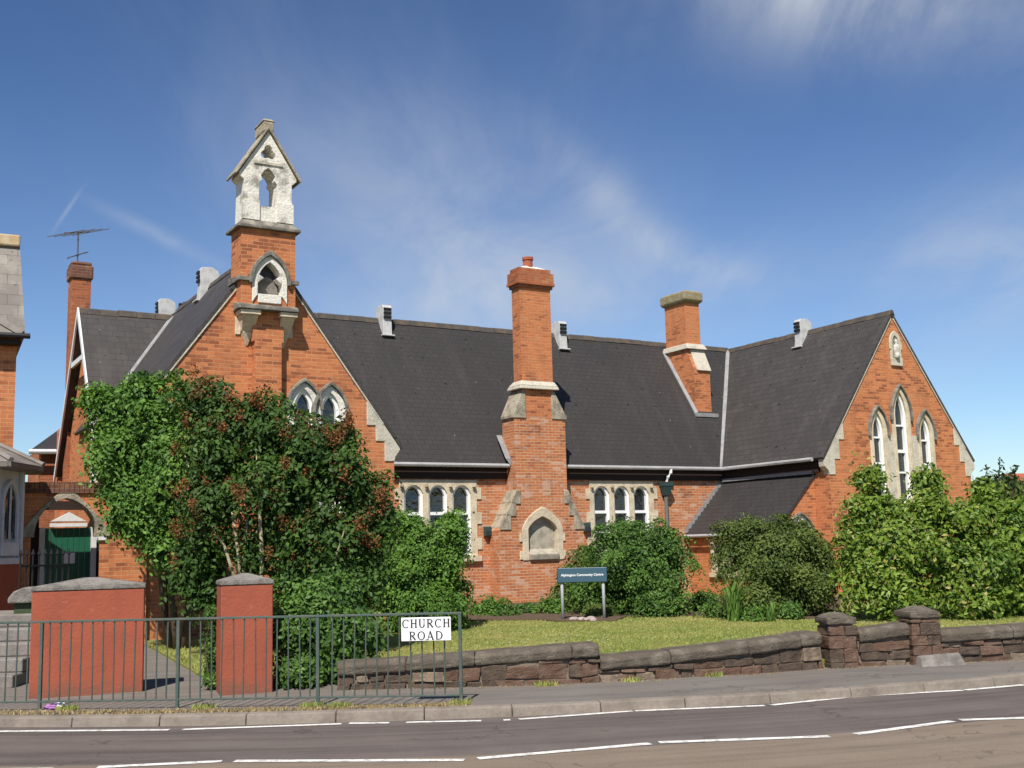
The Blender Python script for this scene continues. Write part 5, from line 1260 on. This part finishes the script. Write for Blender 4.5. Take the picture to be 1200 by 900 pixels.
# low planting along the wall
for i, (x_, y_, Y_, rx, ry, lm, lab) in enumerate([
        (572, 712, 25.2, 26, 15, 'leaf_bright', 'low bright green plant at the foot of the wall beside the conical shrub'),
        (612, 716, 25.4, 26, 12, 'leaf_mid', 'low leafy plant at the foot of the chimney breast, left of the sign'),
        (645, 712, 25.0, 20, 14, 'leaf_bright', 'small leafy plant just left of the sign posts'),
        (822, 706, 24.4, 20, 18, 'leaf_mid', 'low green plant between the rounded shrub and the spiky clump'),
        (925, 716, 21.6, 14, 10, 'leaf_mid', 'low tufted plant at the foot of the dark shrub'),
        (700, 716, 23.6, 16, 9, 'leaf_olive', 'small olive plant behind the right post of the blue sign'),
        (838, 716, 22.6, 18, 12, 'leaf_mid', 'low green plant between the spiky clump and the dark shrub'),
        (880, 720, 21.4, 18, 8, 'leaf_bright', 'low bright plant in front of the dark shrub beside the tall spiky clump'),
        (590, 722, 24.6, 22, 9, 'leaf_mid', 'low spreading plant at the lawn edge under the chimney breast')]):
    plant('low_plant', lab, 'plant', [lobe(x_, y_, Y_, rx, ry), lobe(x_+rx*.5, y_+3, Y_-.2, rx*.6, ry*.8)], lm, .085, 80, 24, .09, 40+i, stems=3, stem_r=.01, group='low plants along the school wall')
def spiky(x, y, h, n, seed, label):
    p = atz(x, y, .22); rnd = random.Random(seed)
    t = thing('spiky_plant', label, 'plant', (p.x, p.y, .21), 0, 'spiky leaved clumps in the flower bed'); m = MB()
    for i in range(n):
        a = rnd.uniform(0, 6.28); l = rnd.uniform(.6, 1)*h; sp = rnd.uniform(.15, .85)*l; w_ = rnd.uniform(.012, .02); s_ = Vector((-math.sin(a), math.cos(a), 0))*w_; b0 = Vector((rnd.gauss(0, .06), rnd.gauss(0, .06), 0)); d = Vector((math.cos(a), math.sin(a), 0))
        q1 = b0+d*sp*.35+Vector((0, 0, l*.6)); q2 = b0+d*sp+Vector((0, 0, l*.95))
        m.add([b0-s_, b0+s_, q1+s_, q1-s_, q2], [(0, 1, 2, 3), (3, 2, 4)])
    o = m.build('leaves', 'leaf_mid', t)
    at = o.data.attributes.new('tint', 'FLOAT', 'FACE')
    for i, d_ in enumerate(at.data): d_.value = rnd.uniform(.5, .95)
spiky(858, 727, .95, 46, 1, 'tall spiky leaved clump in the bed left of the dark shrub')
spiky(902, 727, .42, 30, 2, 'small spiky leaved clump at the front of the dark shrub')

# lawn blades, daisies, dry verge
def in_poly(x, y, poly):
    c_ = False; j = len(poly)-1
    for i in range(len(poly)):
        if (poly[i][1] > y) != (poly[j][1] > y) and x < (poly[j][0]-poly[i][0])*(y-poly[i][1])/(poly[j][1]-poly[i][1])+poly[i][0]: c_ = not c_
        j = i
    return c_
def blades(name, mat, test, box, z, n, h, w_, seed, tintf=None):
    rng = np.random.default_rng(seed); m_v, tv = [], []
    x_ = rng.uniform(box[0], box[1], n); y_ = rng.uniform(box[2], box[3], n)
    keep = [i for i in range(n) if test(x_[i], y_[i])]; x_, y_ = x_[keep], y_[keep]; n = len(keep)
    a = rng.uniform(0, 6.28, n); L = h*rng.uniform(.5, 1.3, n); lean = rng.normal(size=(n, 2))*L[:, None]*.35; ww = w_*rng.uniform(.6, 1.3, n)
    B = np.stack([x_, y_, np.full(n, z)], 1); s_ = np.stack([np.cos(a)*ww, np.sin(a)*ww, np.zeros(n)], 1); T = B+np.concatenate([lean, L[:, None]], 1)
    V = np.stack([B-s_, B+s_, T], 1).reshape(-1, 3); F = np.arange(3*n, dtype=np.int32)
    me = bpy.data.meshes.new(name); me.vertices.add(3*n); me.vertices.foreach_set('co', V.astype(np.float32).ravel()); me.loops.add(3*n); me.loops.foreach_set('vertex_index', F)
    me.polygons.add(n); me.polygons.foreach_set('loop_start', np.arange(n, dtype=np.int32)*3); me.polygons.foreach_set('loop_total', np.full(n, 3, np.int32)); me.update()
    at = me.attributes.new('tint', 'FLOAT', 'FACE'); tv = rng.beta(2, 2, n)
    tv = np.clip(tv*.7+.3*np.array([noise.noise((px__*.5, py__*.9, 0))+.5 for px__, py__ in zip(x_, y_)]), 0, 1)
    at.data.foreach_set('value', tv.astype(np.float32)); me.materials.append(MATS[mat])
    o = bpy.data.objects.new(name, me); COL.objects.link(o); return stuff(o)
lawn_t = lambda x, y: Yw(x)+.3 < y < 24.5 and in_poly(x, y, lawn_pts)
blades('grass', 'grass_blade', lawn_t, (-2.8, 10, 13.6, 24.5), .195, 60000, .028, .012, 1)
gp2 = [(p.x, p.y) for p in gp]
blades('grass', 'grass_blade', lambda x, y: in_poly(x, y, gp2), (min(p[0] for p in gp2), max(p[0] for p in gp2), min(p[1] for p in gp2), min(20, max(p[1] for p in gp2))), .135, 14000, .05, .012, 2)
verge = lambda x, y: 0 < (y-Yk(x)-.15) < .24 and abs((x+3)/4.2) < 1.15 and random.random() < .9
blades('dry_grass', 'straw', verge, (-8, -.5, 11.4, 12.9), .103, 26000, .028, .012, 3)
tuft = lambda x, y: any((x-a)**2+(y-b)**2 < .015 for a, b in ((-2.15, 11.98), (-1.85, 11.95), (-4.78, 12.25), (-.62, 11.9), (-3.3, 12.1), (.3, 13.28), (1.3, 13.5), (2.3, 13.78)))
blades('weed_tufts', 'grass_blade', tuft, (-5, 3, 11.7, 14), .103, 60000, .055, .009, 4)
dirt = lambda x, y: 0 < Yw(x)-.06-y < .10*(1+math.sin(x*5)*.6)
blades('dry_grass', 'straw', dirt, (-2, 9, 13, 15.5), .102, 26000, .012, .010, 6)
dz_ = MB(); rnd = random.Random(9); n_d = 0
while n_d < 260:
    x_, y_ = rnd.uniform(-1.5, 8), rnd.uniform(13.8, 22)
    if not lawn_t(x_, y_) or noise.noise((x_*.6, y_*.6, 3)) < rnd.uniform(-.1, .5): continue
    s_ = .018; dz_.add([(x_-s_, y_, .235), (x_, y_-s_, .24), (x_+s_, y_, .235), (x_, y_+s_, .24)], [(0, 1, 2, 3)]); n_d += 1
do = dz_.build('daisies', 'petal'); stuff(do)

# pinkish stones at the foot of the sign, litter on the verge
rnd = random.Random(12)
for i in range(7):
    p = atz(672+i*4.2+rnd.uniform(-2, 2), 726.5+rnd.uniform(-1.5, 1), .22); bm = bmesh.new(); bmesh.ops.create_icosphere(bm, subdivisions=2, radius=rnd.uniform(.05, .09))
    for v in bm.verts: v.co = Vector((v.co.x*1.2, v.co.y, v.co.z*.65))*(1+.25*noise.noise(v.co*14+Vector((i*3, 0, 0))))
    me = bpy.data.meshes.new('edging_stone'); bm.to_mesh(me); bm.free(); me.materials.append(MATS['pebble'])
    o = bpy.data.objects.new('edging_stone', me); COL.objects.link(o); o.location = (p.x, p.y, .235); o.rotation_euler = (0, 0, rnd.uniform(0, 6))
    tag(o, 'small pinkish stone lying between the two posts of the blue sign', 'stone', 'pinkish stones under the blue sign')
lp = atz(66, 829, .12)
lt = thing('litter', 'crumpled purple and white wrapper on the dry verge below the green railing', 'litter', (lp.x, lp.y-.03, .113), R(20))
def crumple(name, mat, sc, off_, seed):
    bm = bmesh.new(); bmesh.ops.create_icosphere(bm, subdivisions=3, radius=1)
    for v in bm.verts: v.co = Vector((v.co.x*sc[0], v.co.y*sc[1], v.co.z*sc[2]))*(1+.55*noise.noise(v.co*2.3+Vector((seed, 0, 0))))+Vector(off_)
    me = bpy.data.meshes.new(name); bm.to_mesh(me); bm.free(); me.materials.append(MATS[mat]); o = bpy.data.objects.new(name, me); COL.objects.link(o); o.parent = lt
crumple('wrapper', 'paper_purple', (.085, .05, .035), (-.02, 0, .02), 1); crumple('torn_paper', 'paper', (.05, .04, .032), (.05, -.02, .03), 5)
